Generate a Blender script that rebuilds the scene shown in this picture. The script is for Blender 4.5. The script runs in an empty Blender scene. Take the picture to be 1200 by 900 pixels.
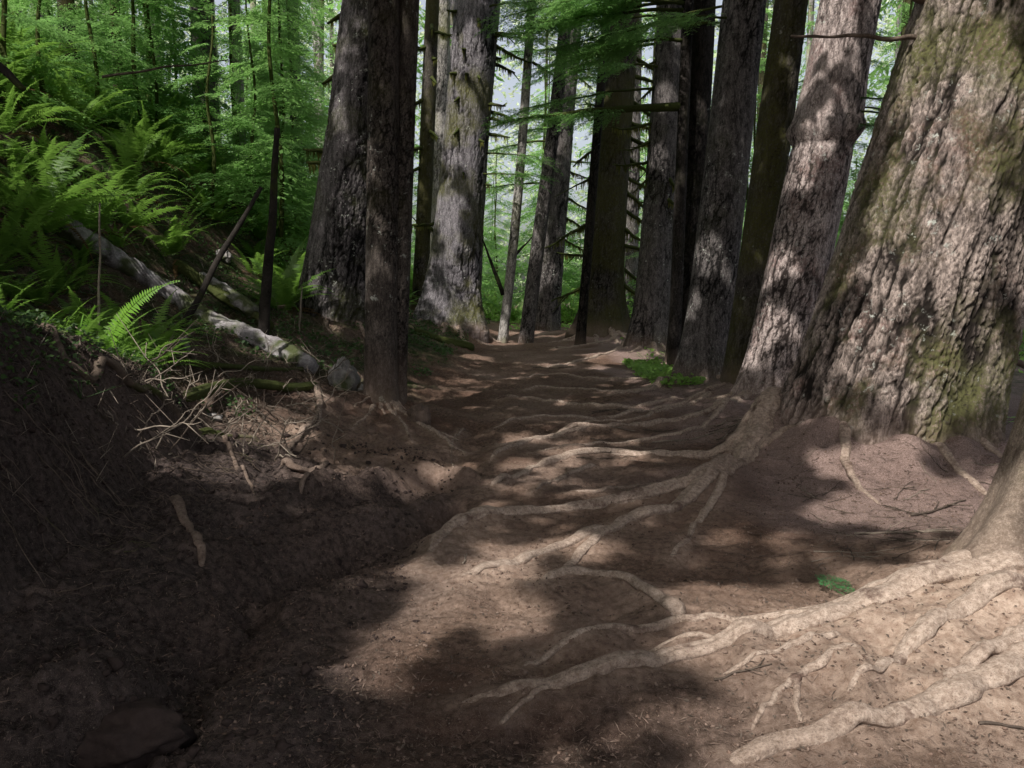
import bpy, math, random
import numpy as np
from mathutils import Vector
rng = np.random.default_rng(7); random.seed(7)
scn = bpy.context.scene
COL = scn.collection
R = math.radians
# ------------------------------------------------------------------ camera
CAMZ = 1.5; PITCH = R(6.0); F = 950.0
cam_d = bpy.data.cameras.new('camera'); cam = bpy.data.objects.new('camera', cam_d); COL.objects.link(cam)
cam.location = (0, 0, CAMZ); cam.rotation_euler = (math.pi/2 - PITCH, 0, 0)
cam_d.sensor_width = 36; cam_d.lens = 36*F/1200; cam_d.clip_end = 600; cam_d.clip_start = 0.05
scn.camera = cam
FW = np.array([0, math.cos(PITCH), -math.sin(PITCH)]); UP = np.array([0, math.sin(PITCH), math.cos(PITCH)]); RT = np.array([1., 0, 0])
def ray(px, py): return FW + RT*(px-600)/F + UP*(450-py)/F
def at_depth(px, py, Y):
    d = ray(px, py); return np.array([0, 0, CAMZ]) + d*(Y/d[1])
# ------------------------------------------------------------------ noise
_perm = np.random.default_rng(3).permutation(256); _perm = np.concatenate([_perm]*3)
_g = np.random.default_rng(4).normal(size=(256, 3)); _g /= np.linalg.norm(_g, axis=1)[:, None]; _g = _g.astype(np.float32)
def noise3(x, y, z):
    x, y, z = np.broadcast_arrays(x, y, z)
    shp = x.shape; x = x.ravel(); y = y.ravel(); z = z.ravel()
    xi = np.floor(x).astype(np.int64); yi = np.floor(y).astype(np.int64); zi = np.floor(z).astype(np.int64)
    fx = (x-xi).astype(np.float32); fy = (y-yi).astype(np.float32); fz = (z-zi).astype(np.float32)
    u = fx*fx*fx*(fx*(fx*6-15)+10); v = fy*fy*fy*(fy*(fy*6-15)+10); w = fz*fz*fz*(fz*(fz*6-15)+10)
    xi &= 255; yi &= 255; zi &= 255
    out = 0
    for a in (0, 1):
        pa = _perm[xi+a]; wa = u if a else 1-u
        for b in (0, 1):
            pb = _perm[pa+yi+b]; wb = v if b else 1-v
            for c in (0, 1):
                g = _g[_perm[pb+zi+c]]; wc = w if c else 1-w
                out = out + wa*wb*wc*(g[:, 0]*(fx-a)+g[:, 1]*(fy-b)+g[:, 2]*(fz-c))
    return (out*1.5).reshape(shp)
def fbm(x, y, z, o=3, g=.5):
    s = 0; a = 1.
    for i in range(o):
        s = s + a*noise3(x*2**i+i*7.3, y*2**i+i*3.1, z*2**i+i*5.7); a *= g
    return s
def sst(a, b, x):
    t = np.clip((x-a)/(b-a), 0, 1); return t*t*(3-2*t)
# ------------------------------------------------------------------ terrain
FU = [-60, -12, -5, -2, 0, 1.1, 1.7, 2.4, 3.0, 4.0, 4.8, 6.3, 8.0, 11, 16, 60]
FH = [-.8, -.3, .0, .0, 0, 0, .12, .30, .52, .85, 1.25, 2.9, 4.0, 5.4, 7.5, 16]
def path_z(y): return np.where(y < 26, .025*y-.03, .62+.004*(np.minimum(y, 80)-26))
def xc(y): return .035*np.clip(y, 0, 40)
def H0(x, y):
    x = np.asarray(x, float); y = np.asarray(y, float)
    u = -(x-xc(y))
    f = 0
    for k, o in enumerate((-.25, 0, .25)): f = f+np.interp(u+o, FU, FH)/3
    f = f*np.where(u > 0, np.clip(1.25-.012*np.abs(y-12), .55, 1.25)*.9, 1)
    base = path_z(y)+f
    s = np.interp(y, [-4, 2.0, 4.2, 5.2, 6.2, 7.2, 8.0], [1.7, 1.6, 1.33, 1.05, .78, .32, 0])
    wob = .12*noise3(y*1.1, y*0+.5, y*0+9.1)
    sp = s*sst(-1.72-.035*y+wob, -2.65-.02*y+wob, x)+path_z(y)
    return np.maximum(base, sp)
def hit(px, py, fn=H0):
    d = ray(px, py); t = np.geomspace(1.2, 160, 1500)
    P = np.array([0, 0, CAMZ])[None]+d[None]*t[:, None]
    g = P[:, 2]-fn(P[:, 0], P[:, 1]); k = np.argmax(g < 0)
    if g[k] >= 0: k = len(t)-1
    if k > 0 and g[k-1] > 0:
        a = g[k-1]/(g[k-1]-g[k]); p = P[k-1]*(1-a)+P[k]*a
    else: p = P[k]
    return p
def polyhit(pts): return np.array([hit(a, b) for a, b in pts])
def resample(P, step):
    P = np.asarray(P, float)
    # catmull-rom
    Q = np.vstack([2*P[0]-P[1], P, 2*P[-1]-P[-2]]); out = []
    for i in range(1, len(Q)-2):
        n = max(2, int(np.linalg.norm(Q[i+1]-Q[i])/step)); t = (np.arange(n)/n)[:, None]
        p0, p1, p2, p3 = Q[i-1], Q[i], Q[i+1], Q[i+2]
        out.append(.5*((2*p1)+(-p0+p2)*t+(2*p0-5*p1+4*p2-p3)*t*t+(-p0+3*p1-3*p2+p3)*t**3))
    out.append(Q[-2][None]); return np.vstack(out)
# features: (pixel polyline, amplitude, width)
FEAT = [
 ([(530, 595), (450, 635), (340, 665), (275, 705), (215, 790)], -.18, .14),
 ([(100, 895), (170, 868), (215, 820)], -.16, .09),
 ([(60, 850), (120, 835), (185, 800)], .10, .13),
 ([(330, 590), (430, 578), (500, 560), (545, 565)], .13, .10),
 ([(370, 620), (450, 612), (520, 588)], .08, .08),
 ([(560, 500), (520, 560), (480, 580)], -.08, .15),
 ([(300, 760), (380, 740), (470, 700)], -.05, .2),
 ([(620, 560), (720, 565), (830, 560)], -.05, .15),
 ([(600, 705), (700, 710), (760, 735)], -.06, .13),
 ([(640, 780), (760, 765)], -.04, .1),
 ([(1200, 760), (1120, 760), (1030, 780), (960, 800)], .11, .25),
 ([(1200, 735), (1140, 725)], .08, .3),
 ([(880, 490), (960, 540), (1050, 560), (1160, 550)], .10, .4),
 ([(520, 850), (600, 860), (700, 860)], -.06, .15),
]
# roots: key, pixel polyline, radius start->end
ROOTS = [
 ('near', [(1215, 722), (1110, 722), (1050, 734), (960, 752), (880, 768), (800, 783), (700, 803), (610, 816), (540, 822), (478, 846)], .12, .028),
 ('near', [(1230, 790), (1120, 832), (1040, 858), (960, 872), (890, 884), (820, 900)], .08, .04),
 ('near', [(985, 742), (900, 738), (830, 734), (760, 738), (700, 745), (640, 764), (588, 792)], .045, .018),
 ('near', [(1010, 800), (960, 812), (930, 822), (905, 838), (880, 862)], .03, .012),
 ('near', [(935, 820), (932, 842), (940, 862)], .02, .012),
 ('near', [(1220, 700), (1130, 706), (1060, 722), (1000, 722), (940, 722), (880, 720)], .10, .02),
 ('near', [(1215, 750), (1120, 765), (1050, 800), (1000, 835), (950, 850)], .09, .015),
 ('near', [(1225, 770), (1150, 800), (1100, 835), (1075, 880)], .07, .02),
 ('near', [(985, 772), (930, 790), (880, 800), (830, 812)], .03, .012),
 ('near', [(700, 803), (650, 812), (600, 835), (575, 850)], .03, .012),
 ('near', [(860, 768), (800, 760), (740, 765), (690, 780)], .022, .01),
 ('big', [(935, 505), (900, 528), (870, 553), (830, 575), (760, 590), (670, 600), (590, 612), (530, 628), (500, 655), (470, 690)], .15, .035),
 ('big', [(860, 560), (800, 598), (750, 612), (715, 628), (670, 662), (650, 690)], .09, .025),
 ('big', [(715, 628), (650, 645), (590, 662), (530, 680)], .045, .03),
 ('big', [(800, 728), (768, 706), (730, 684), (680, 673), (640, 680), (612, 694)], .04, .035),
 ('big', [(905, 522), (850, 540), (790, 538), (700, 535), (640, 545), (590, 565), (560, 590)], .08, .03),
 ('big', [(700, 548), (660, 560), (620, 585)], .04, .015),
 ('lit', [(880, 475), (840, 492), (780, 498), (700, 507), (630, 517), (580, 525), (545, 524)], .08, .025),
 ('lit', [(700, 505), (640, 514), (590, 530), (570, 545)], .05, .02),
 ('mossy', [(850, 462), (790, 478), (720, 490), (640, 491), (590, 498), (565, 510)], .06, .02),
 ('mossy', [(800, 470), (740, 480), (690, 478), (620, 468), (565, 470)], .06, .025),
 ('grey', [(808, 448), (780, 456), (745, 466), (700, 470)], .13, .03),
 ('grey', [(770, 462), (700, 460), (640, 455), (600, 458)], .05, .02),
 ('twin', [(450, 480), (478, 494), (500, 508), (525, 520), (556, 532)], .05, .015),
 ('twin', [(492, 503), (520, 514), (545, 514)], .03, .012),
 ('twin', [(452, 482), (470, 500), (485, 520)], .03, .012),
 ('lit', [(872, 482), (800, 512), (720, 520), (650, 528), (600, 540)], .05, .015),
 ('grey', [(800, 452), (750, 448), (690, 445), (640, 440), (600, 446)], .05, .015),
 ('mossy', [(840, 470), (760, 490), (690, 498), (650, 502)], .05, .02),
 ('big', [(890, 530), (820, 560), (740, 570), (690, 580), (640, 578)], .06, .02),
 ('big', [(880, 545), (840, 590), (800, 640), (770, 665)], .06, .015),
 ('twin', [(440, 482), (425, 492), (412, 505)], .03, .012),
 ('rim', [(745, 408), (700, 420), (650, 430), (610, 432)], .06, .03),
 ('rim', [(740, 400), (690, 405), (640, 410)], .06, .03),
]
FREE = [
 ('dark', [(-15, 350), (60, 402), (130, 450), (200, 492), (265, 514), (312, 524), (345, 530)], .06, .05, 'dark root running along the top edge of the eroded bank at left'),
 ('pale', [(370, 455), (375, 488), (360, 512), (332, 530), (300, 520)], .05, .045, 'curved barkless root bending like a hook beside the dead twigs'),
 ('pale', [(330, 548), (348, 556), (372, 556), (388, 540)], .05, .035, 'short thick curved root arching over pale sunlit soil'),
 ('pale', [(203, 592), (216, 618), (228, 640), (240, 668)], .035, .04, 'short broken root poking from the face of the dark bank'),
 ('pale', [(262, 524), (275, 548), (292, 572), (300, 600)], .03, .012, 'thin forked root hanging down the end of the bank'),
 ('pale', [(352, 592), (372, 575), (400, 560), (425, 556)], .03, .02, 'thin pale root crossing the hollow below the hooked root'),
 ('pale', [(505, 559), (528, 558), (556, 555)], .013, .010, 'pale straight stick lying at the left edge of the trail'),
 ('pale', [(545, 500), (530, 520), (532, 545), (550, 556)], .02, .012, 'small forked root standing out at the left trail edge'),
]
BASES = [(hit(a, b), r_, h_) for a, b, r_, h_ in [(1022, 530, .95, .20), (905, 474, .45, .13), (868, 462, .3, .1), (824, 452, .36, .13), (446, 478, .2, .10)]]
BASES += [(at_depth(762, 398, 17.), .4, .2), (at_depth(705, 388, 20.), .5, .25), (at_depth(528, 381, 19.), .7, .22), (at_depth(398, 396, 13.5), .65, .15), (np.array([2.78, 3.95, 0]), .42, .10)]
def prep(L): return [resample(polyhit(p), .05) for p in L]
featP = prep([f[0] for f in FEAT])
def thin(P, n=60):
    k = np.linspace(0, len(P)-1, min(n, len(P))).astype(int); return P[k]
rootP = prep([r[1] for r in ROOTS]); freeP = prep([r[1] for r in FREE])
def poly_dist(x, y, P):
    """distance and parameter along"""
    best = np.full(x.shape, 1e9); par = np.zeros(x.shape); n = len(P)-1
    for i in range(n):
        a = P[i, :2]; b = P[i+1, :2]; d = b-a; L2 = max(1e-9, d@d)
        t = np.clip(((x-a[0])*d[0]+(y-a[1])*d[1])/L2, 0, 1)
        q = np.hypot(x-a[0]-t*d[0], y-a[1]-t*d[1]); m = q < best
        best = np.where(m, q, best); par = np.where(m, (i+t)/n, par)
    return best, par
MASKS = {}
def H(x, y, masks=False):
    x = np.asarray(x, float).ravel(); y = np.asarray(y, float).ravel()
    z = H0(x, y); z0 = z.copy()
    rootm = np.zeros_like(x)
    for P, (pp, amp, w) in zip(featP, FEAT):
        P = thin(P, 30); m = (x > P[:, 0].min()-4*w) & (x < P[:, 0].max()+4*w) & (y > P[:, 1].min()-4*w) & (y < P[:, 1].max()+4*w)
        if m.any():
            d, _ = poly_dist(x[m], y[m], P); d = np.abs(d+.5*w*fbm(x[m]*5, y[m]*5, x[m]*0+w*40, 2)); z[m] += amp*(1+.7*noise3(x[m]*3.5, y[m]*3.5, x[m]*0+5))*np.exp(-(d/w)**2*.7)
    for p_, r_, h_ in BASES:
        m = (np.abs(x-p_[0]) < r_+1.6) & (np.abs(y-p_[1]) < r_+1.6)
        if m.any():
            an = np.arctan2(y[m]-p_[1], x[m]-p_[0]); d = np.clip(np.hypot(x[m]-p_[0], y[m]-p_[1])-r_, -.2, None)
            z[m] += h_*np.exp(-np.clip(d, 0, None)/.30)*(1+.6*noise3(np.cos(an)*2+r_*9, np.sin(an)*2, an*0))
    for P, rr in list(zip(rootP, ROOTS))+list(zip(freeP, FREE)):
        P = thin(P, 40); r0, r1 = rr[2], rr[3]; w = max(r0, r1)*2.6+.04
        m = (x > P[:, 0].min()-3*w) & (x < P[:, 0].max()+3*w) & (y > P[:, 1].min()-3*w) & (y < P[:, 1].max()+3*w)
        if m.any():
            d, t = poly_dist(x[m], y[m], P); r = r0+(r1-r0)*t
            k = np.exp(-(d/(2.1*r+.02))**2)*sst(0, .06, t)*sst(1, .93, t)
            z[m] += .55*r*k; rootm[m] = np.maximum(rootm[m], k)
    dist = np.hypot(x, y)
    u = -(x-xc(y))
    rough = sst(.5, 2.2, u+.25*noise3(x, y, x*0))           # left gully and bank are rougher
    trail = sst(2.2, 1.2, np.abs(x-xc(y)-.1))
    z += .05*fbm(x*1.1, y*1.3, x*0+2, 2)
    z += (.012+.022*rough)*fbm(x*4.5, y*5.5, x*0+5, 3)
    near = sst(26, 10, dist)
    near = near*1.0
    n2 = fbm(x*19, y*21, x*0+8, 3, .6)
    z += (.0045+.009*rough)*n2*near
    cl = noise3(x*11+.3*n2, y*11, x*0+13)
    z += near*sst(14, 7, dist)*(.0035+.004*rough)*noise3(x*44, y*46, x*0+71)
    z += rough*near*.024*sst(.05, .45, cl)
    z += near*trail*(.012*(1-np.abs(noise3(x*2.2, y*9, x*0+3))*3).clip(0, 1)+.014*noise3(x*6, y*8, x*0+41)+.012*np.abs(noise3(x*11, y*13, x*0+43)))
    gm_ = sst(.75, 1.4, u+.3*noise3(x, y, x*0+51))*near
    z += gm_*(.05*noise3(x*3.1, y*3.3, x*0+61)+.035*np.abs(noise3(x*7, y*7.5, x*0+63))+.02*np.abs(noise3(x*15, y*15, x*0+65)))
    # ravine / forest floor hummocks
    z += sst(2.2, 4, u)*.12*noise3(x*1.5, y*1.5, x*0+17)
    if masks: return z, rootm, rough, cl, n2
    return z
print('terrain ready')
# ------------------------------------------------------------------ mesh helpers
def mesh_np(name, V, Fq, attrs=None, smooth=True):
    me = bpy.data.meshes.new(name); V = np.asarray(V, np.float32); Fq = np.asarray(Fq, np.int32)
    k = Fq.shape[1]
    me.vertices.add(len(V)); me.vertices.foreach_set('co', V.ravel())
    me.loops.add(Fq.size); me.loops.foreach_set('vertex_index', Fq.ravel())
    me.polygons.add(len(Fq)); me.polygons.foreach_set('loop_start', np.arange(0, Fq.size, k, dtype=np.int32))
    me.polygons.foreach_set('loop_total', np.full(len(Fq), k, np.int32))
    me.polygons.foreach_set('use_smooth', np.full(len(Fq), smooth, bool))
    for n, a in (attrs or {}).items():
        at = me.attributes.new(n, 'FLOAT', 'POINT'); at.data.foreach_set('value', np.asarray(a, np.float32).ravel())
    me.update(calc_edges=True); return me
def obj(name, me, mat=None, parent=None, loc=None):
    o = bpy.data.objects.new(name, me); COL.objects.link(o)
    if mat is not None and not me.materials: me.materials.append(mat)
    if loc is not None: o.location = loc
    if parent is not None: o.parent = parent
    return o
def tag(o, label=None, cat=None, group=None, kind=None):
    if label: o['label'] = label
    if cat: o['category'] = cat
    if group: o['group'] = group
    if kind: o['kind'] = kind
    return o
def empty(name, loc, label, cat, group=None):
    o = bpy.data.objects.new(name, None); COL.objects.link(o); o.location = loc; o.empty_display_size = .2
    return tag(o, label, cat, group)
def grid_faces(nr, nc, wrap=False):
    i = np.arange(nr-1)[:, None]; j = np.arange(nc if wrap else nc-1)[None]
    a = i*nc+j; b = i*nc+(j+1) % nc
    return np.stack([a, b, b+nc, a+nc], -1).reshape(-1, 4)
def tube(P, rad, nu=12, noise=.15, nf=6., flat=1., seed=0, cap=True, attrs=True):
    """tube along points P with radii; closed tips"""
    P = np.asarray(P, float); n = len(P); rad = np.broadcast_to(np.asarray(rad, float), (n,)).copy()
    T = np.gradient(P, axis=0); T /= np.linalg.norm(T, axis=1)[:, None]+1e-9
    ref = np.array([0, 0, 1.]) if abs(T[:, 2]).mean() < .8 else np.array([1., 0, 0])
    S = np.cross(T, ref); S /= np.linalg.norm(S, axis=1)[:, None]+1e-9; U = np.cross(S, T)
    th = np.linspace(0, 2*math.pi, nu, endpoint=False)
    c, s = np.cos(th), np.sin(th)
    X = P[:, None]+rad[:, None, None]*(c[None, :, None]*S[:, None]+flat*s[None, :, None]*U[:, None])
    if noise:
        d = fbm(X[..., 0]*nf+seed, X[..., 1]*nf, X[..., 2]*nf, 2)
        dl = np.cumsum(np.r_[0, np.linalg.norm(np.diff(P, axis=0), axis=1)])
        st = noise3(th[None]*1.6*0+np.cos(th)[None]*2.2+seed, np.sin(th)[None]*2.2, dl[:, None]*1.2)
        X = P[:, None]+(X-P[:, None])*(1+noise*d+noise*1.2*st)[..., None]
    V = X.reshape(-1, 3); Fa = grid_faces(n, nu, True)
    if cap:
        V = np.vstack([V, P[0], P[-1]]); a = len(V)-2; b = len(V)-1
        j = np.arange(nu); k = (j+1) % nu
        Fa = np.vstack([Fa, np.stack([k, j, np.full(nu, a), np.full(nu, a)], 1), np.stack([(n-1)*nu+j, (n-1)*nu+k, np.full(nu, b), np.full(nu, b)], 1)])
    return V, Fa
def fixtri(Fa):
    return Fa
def mesh_any(name, V, Fa, attrs=None, smooth=True):
    """quads where last two indices may be equal -> triangles"""
    Fa = np.asarray(Fa); t = Fa[:, 2] == Fa[:, 3]
    if not t.any(): return mesh_np(name, V, Fa, attrs, smooth)
    Q = Fa[~t]; Tq = Fa[t][:, :3]
    me = bpy.data.meshes.new(name); V = np.asarray(V, np.float32)
    me.vertices.add(len(V)); me.vertices.foreach_set('co', V.ravel())
    li = np.concatenate([Q.ravel(), Tq.ravel()]).astype(np.int32); me.loops.add(len(li)); me.loops.foreach_set('vertex_index', li)
    tot = np.r_[np.full(len(Q), 4), np.full(len(Tq), 3)].astype(np.int32); st = np.r_[0, np.cumsum(tot)[:-1]].astype(np.int32)
    me.polygons.add(len(tot)); me.polygons.foreach_set('loop_start', st); me.polygons.foreach_set('loop_total', tot)
    me.polygons.foreach_set('use_smooth', np.full(len(tot), smooth, bool))
    for n, a in (attrs or {}).items():
        at = me.attributes.new(n, 'FLOAT', 'POINT'); at.data.foreach_set('value', np.asarray(a, np.float32).ravel())
    me.update(calc_edges=True); me.validate(); return me
def join(parts):
    V = []; Fa = []; o = 0
    for v, f in parts: V.append(v); Fa.append(np.asarray(f)+o); o += len(v)
    return np.vstack(V), np.vstack(Fa)
def rotz(V, a):
    c, s = math.cos(a), math.sin(a); return np.stack([V[:, 0]*c-V[:, 1]*s, V[:, 0]*s+V[:, 1]*c, V[:, 2]], 1)
def roty(V, a):
    c, s = math.cos(a), math.sin(a); return np.stack([V[:, 0]*c+V[:, 2]*s, V[:, 1], -V[:, 0]*s+V[:, 2]*c], 1)
def rotx(V, a):
    c, s = math.cos(a), math.sin(a); return np.stack([V[:, 0], V[:, 1]*c-V[:, 2]*s, V[:, 1]*s+V[:, 2]*c], 1)
# ------------------------------------------------------------------ materials
class M:
    def __init__(s, name):
        s.m = bpy.data.materials.new(name); s.m.use_nodes = True; s.t = s.m.node_tree; s.t.nodes.clear()
        s.out = s.t.nodes.new('ShaderNodeOutputMaterial')
        s.co = s.n('ShaderNodeTexCoord').outputs['Object']
    def n(s, ty, **kw):
        x = s.t.nodes.new(ty)
        for k, v in kw.items(): setattr(x, k, v)
        return x
    def l(s, a, b): s.t.links.new(a, b)
    def put(s, sock, v):
        if hasattr(v, 'links') or isinstance(v, bpy.types.NodeSocket): s.l(v, sock)
        elif isinstance(v, (tuple, list)): sock.default_value = tuple(v)+((1,) if len(v) == 3 and len(sock.default_value) == 4 else ())
        else: sock.default_value = v
    def mapping(s, sc, v=None, loc=(0, 0, 0)):
        x = s.n('ShaderNodeMapping'); s.l(v or s.co, x.inputs[0]); x.inputs['Scale'].default_value = sc; x.inputs['Location'].default_value = loc; return x.outputs[0]
    def noise(s, scale, detail=4, rough=.6, v=None, dist=0):
        x = s.n('ShaderNodeTexNoise'); s.l(v or s.co, x.inputs['Vector']); x.inputs['Scale'].default_value = scale
        x.inputs['Detail'].default_value = detail; x.inputs['Roughness'].default_value = rough; x.inputs['Distortion'].default_value = dist; return x.outputs['Fac']
    def vor(s, scale, v=None, feat='F1', out='Distance', rnd=1):
        x = s.n('ShaderNodeTexVoronoi', feature=feat); s.l(v or s.co, x.inputs['Vector']); x.inputs['Scale'].default_value = scale; x.inputs['Randomness'].default_value = rnd; return x.outputs[out]
    def ramp(s, fac, a, b, ca=(0, 0, 0), cb=(1, 1, 1), mid=None):
        if a > b: a, b, ca, cb = b, a, cb, ca
        x = s.n('ShaderNodeValToRGB'); s.put(x.inputs[0], fac); e = x.color_ramp.elements
        e[0].position = a; e[1].position = b; e[0].color = tuple(ca)+(1,); e[1].color = tuple(cb)+(1,)
        if mid: q = e.new(mid[0]); q.color = tuple(mid[1])+(1,)
        return x.outputs[0]
    def mix(s, fac, a, b, mode='MIX'):
        x = s.n('ShaderNodeMix', data_type='RGBA', blend_type=mode); x.clamp_factor = True
        s.put(x.inputs[0], fac); s.put(x.inputs[6], a); s.put(x.inputs[7], b); return x.outputs[2]
    def math(s, op, a, b=0., clamp=False):
        x = s.n('ShaderNodeMath', operation=op, use_clamp=clamp); s.put(x.inputs[0], a); s.put(x.inputs[1], b); return x.outputs[0]
    def attr(s, name):
        return s.n('ShaderNodeAttribute', attribute_name=name).outputs['Fac']
    def bump(s, h, strength=.5, dist=.01, nrm=None):
        x = s.n('ShaderNodeBump'); s.put(x.inputs['Height'], h); x.inputs['Strength'].default_value = strength; x.inputs['Distance'].default_value = dist
        if nrm: s.l(nrm, x.inputs['Normal'])
        return x.outputs[0]
    def rand(s): return s.n('ShaderNodeObjectInfo').outputs['Random']
    def finish(s, col, nrm=None, rough=.9, spec=.2, trans=0, tcol=None):
        b = s.n('ShaderNodeBsdfPrincipled'); s.put(b.inputs['Base Color'], col); s.put(b.inputs['Roughness'], rough); b.inputs['Specular IOR Level'].default_value = spec
        if nrm: s.l(nrm, b.inputs['Normal'])
        if trans:
            t = s.n('ShaderNodeBsdfTranslucent'); s.put(t.inputs[0], tcol or col); mx = s.n('ShaderNodeMixShader'); mx.inputs[0].default_value = trans
            s.l(b.outputs[0], mx.inputs[1]); s.l(t.outputs[0], mx.inputs[2]); s.l(mx.outputs[0], s.out.inputs[0])
        else: s.l(b.outputs[0], s.out.inputs[0])
        return s.m
def ground_mat():
    m = M('soil')
    n1 = m.noise(2.3, 5, .65); n2 = m.noise(28, 5, .7); n3 = m.noise(170, 4, .8); n4 = m.noise(.6, 3, .5)
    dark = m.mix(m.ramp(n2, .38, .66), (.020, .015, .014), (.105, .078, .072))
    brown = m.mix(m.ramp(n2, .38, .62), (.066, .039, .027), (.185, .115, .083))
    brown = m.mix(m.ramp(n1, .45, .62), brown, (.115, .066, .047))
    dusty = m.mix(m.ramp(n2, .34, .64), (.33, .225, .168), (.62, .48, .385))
    wet_dark = m.attr('wet_dark'); dust = m.attr('dust'); green = m.attr('green')
    c = m.mix(wet_dark, brown, dark)
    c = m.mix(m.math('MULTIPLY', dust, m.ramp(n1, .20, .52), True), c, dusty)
    # litter: needles, chips
    v = m.vor(95, out='Color'); sep = m.n('ShaderNodeSeparateColor'); m.l(v, sep.inputs[0])
    chip = m.ramp(sep.outputs[0], .90, .93)
    chipn = m.math('MULTIPLY', chip, m.ramp(m.vor(95), .35, .2), True)
    c = m.mix(m.math('MULTIPLY', chipn, .55), c, m.mix(sep.outputs[1], (.22, .15, .12), (.30, .26, .22)))
    litter = m.attr('litter'); needle = m.noise(60, 6, .85, m.mapping((1, 1, 1)), 2.5)
    c = m.mix(m.math('MULTIPLY', litter, .75), c, m.mix(m.ramp(needle, .42, .6), (.08, .052, .047), (.50, .37, .335)))
    c = m.mix(m.math('MULTIPLY', m.ramp(n3, .46, .34), .5), c, m.mix(.35, (.012, .009, .008), c))
    c = m.mix(m.math('MULTIPLY', m.ramp(m.noise(420, 2, .6), .60, .66), .35), c, (.46, .39, .33))
    moss = m.mix(m.ramp(n2, .35, .65), (.012, .022, .007), (.05, .085, .02))
    c = m.mix(m.math('MULTIPLY', green, m.ramp(n1, .4, .6), True), c, moss)
    h = m.math('ADD', m.math('MULTIPLY', n2, 1.), m.math('MULTIPLY', n3, .8))
    h = m.math('ADD', h, m.math('MULTIPLY', needle, .5))
    return m.finish(c, m.bump(h, 1., .008), .95, .15)
def bark_mat(name, lo, hi, moss=.3, mossc=(.10, .115, .025), scale=1., lichen=.3, dust=0., zs=.25, red=None, bumpd=.02):
    m = M(name)
    v = m.mapping((1, 1, zs)); 
    n1 = m.noise(9*scale, 5, .7, v, .4); n2 = m.noise(32*scale, 5, .7, v, .3); n3 = m.noise(1.1, 4, .6); vo = m.noise(70*scale, 4, .8, m.mapping((1, 1, zs*1.5)))
    cav_shade = m.attr('cav_shade')
    c = m.mix(m.ramp(n1, .36, .64), lo, hi)
    c = m.mix(m.math('MULTIPLY', m.ramp(n2, .48, .62), .6), c, tuple(min(1, a*1.45) for a in hi))
    c = m.mix(m.math('MULTIPLY', m.ramp(vo, .52, .40), .7), c, tuple(a*.6 for a in lo))
    if red: c = m.mix(m.math('MULTIPLY', m.math('MULTIPLY', m.ramp(m.noise(2.2, 4, .6), .5, .62), m.ramp(m.noise(26, 4, .7), .42, .55)), .6), c, m.mix(m.ramp(n2, .3, .7), tuple(a*.4 for a in red), red))
    c = m.mix(m.ramp(cav_shade, .12, .72, (1, 1, 1), (0, 0, 0)), c, tuple(a*.30 for a in lo))  # shade inside the furrows painted into the base colour
    li = m.math('MULTIPLY', m.ramp(m.noise(14, 5, .7), .60, .66), m.ramp(m.noise(2.0, 2, .5), .45, .6))
    c = m.mix(m.math('MULTIPLY', li, lichen), c, (.50, .52, .47))
    mo = m.math('MULTIPLY', m.ramp(n3, .62-.28*moss, .78-.28*moss), m.ramp(m.noise(40, 4, .7), .3, .55))
    c = m.mix(m.math('MULTIPLY', mo, min(1, moss*1.6)), c, m.mix(n2, tuple(a*.45 for a in mossc), tuple(a*1.3 for a in mossc)))
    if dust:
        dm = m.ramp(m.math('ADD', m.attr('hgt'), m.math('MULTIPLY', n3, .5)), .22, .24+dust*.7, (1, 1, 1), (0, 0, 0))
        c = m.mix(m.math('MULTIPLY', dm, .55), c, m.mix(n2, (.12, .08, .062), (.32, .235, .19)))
    h = m.math('ADD', m.math('MULTIPLY', n1, 1.), m.math('MULTIPLY', n2, .6)); h = m.math('ADD', h, m.math('MULTIPLY', vo, .5))
    return m.finish(c, m.bump(h, .85, bumpd*.45), .92, .15)
def wood_mat(name, lo, hi, moss=0., zs=1., sc=1.):
    m = M(name); n1 = m.noise(7*sc, 5, .7); n2 = m.noise(45*sc, 4, .7); n3 = m.noise(1.6, 3, .6)
    c = m.mix(m.ramp(n1, .3, .7), lo, hi)
    c = m.mix(m.math('MULTIPLY', m.ramp(n2, .5, .7), .4), c, tuple(min(1, a*1.5) for a in hi))
    if moss: c = m.mix(m.math('MULTIPLY', m.ramp(n3, .6-.3*moss, .68-.3*moss), .9), c, m.mix(n2, (.018, .028, .006), (.085, .105, .025)))
    return m.finish(c, m.bump(m.math('ADD', n1, n2), .8, .007), .9, .15)
def leaf_mat(name, a, b, trans=.35, rough=.5, var=.5, spec=.4):
    m = M(name); n = m.noise(3.5, 3, .6); 
    f = m.math('ADD', m.math('MULTIPLY', m.ramp(n, .3, .7), 1-var), m.math('MULTIPLY', m.rand(), var))
    c = m.mix(f, a, b)
    return m.finish(c, None, rough, spec, trans, m.mix(.5, c, tuple(min(1, v*1.6) for v in b)))
MAT = {}
MAT['soil'] = ground_mat()
m = M('soil_crumb'); n_ = m.noise(30, 4, .7); MAT['crumb'] = m.finish(m.mix(n_, (.018, .013, .012), (.085, .062, .056)), m.bump(n_, .9, .006), .95, .1)
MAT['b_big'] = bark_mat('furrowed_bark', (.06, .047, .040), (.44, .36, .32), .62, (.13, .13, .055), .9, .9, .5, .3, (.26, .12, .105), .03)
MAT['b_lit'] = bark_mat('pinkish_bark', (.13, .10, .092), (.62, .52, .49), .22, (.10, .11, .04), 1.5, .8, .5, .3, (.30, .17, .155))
MAT['b_grey'] = bark_mat('grey_bark', (.035, .031, .030), (.20, .18, .175), .3, (.075, .08, .03), 1.6, .9, .4, .3)
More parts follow.
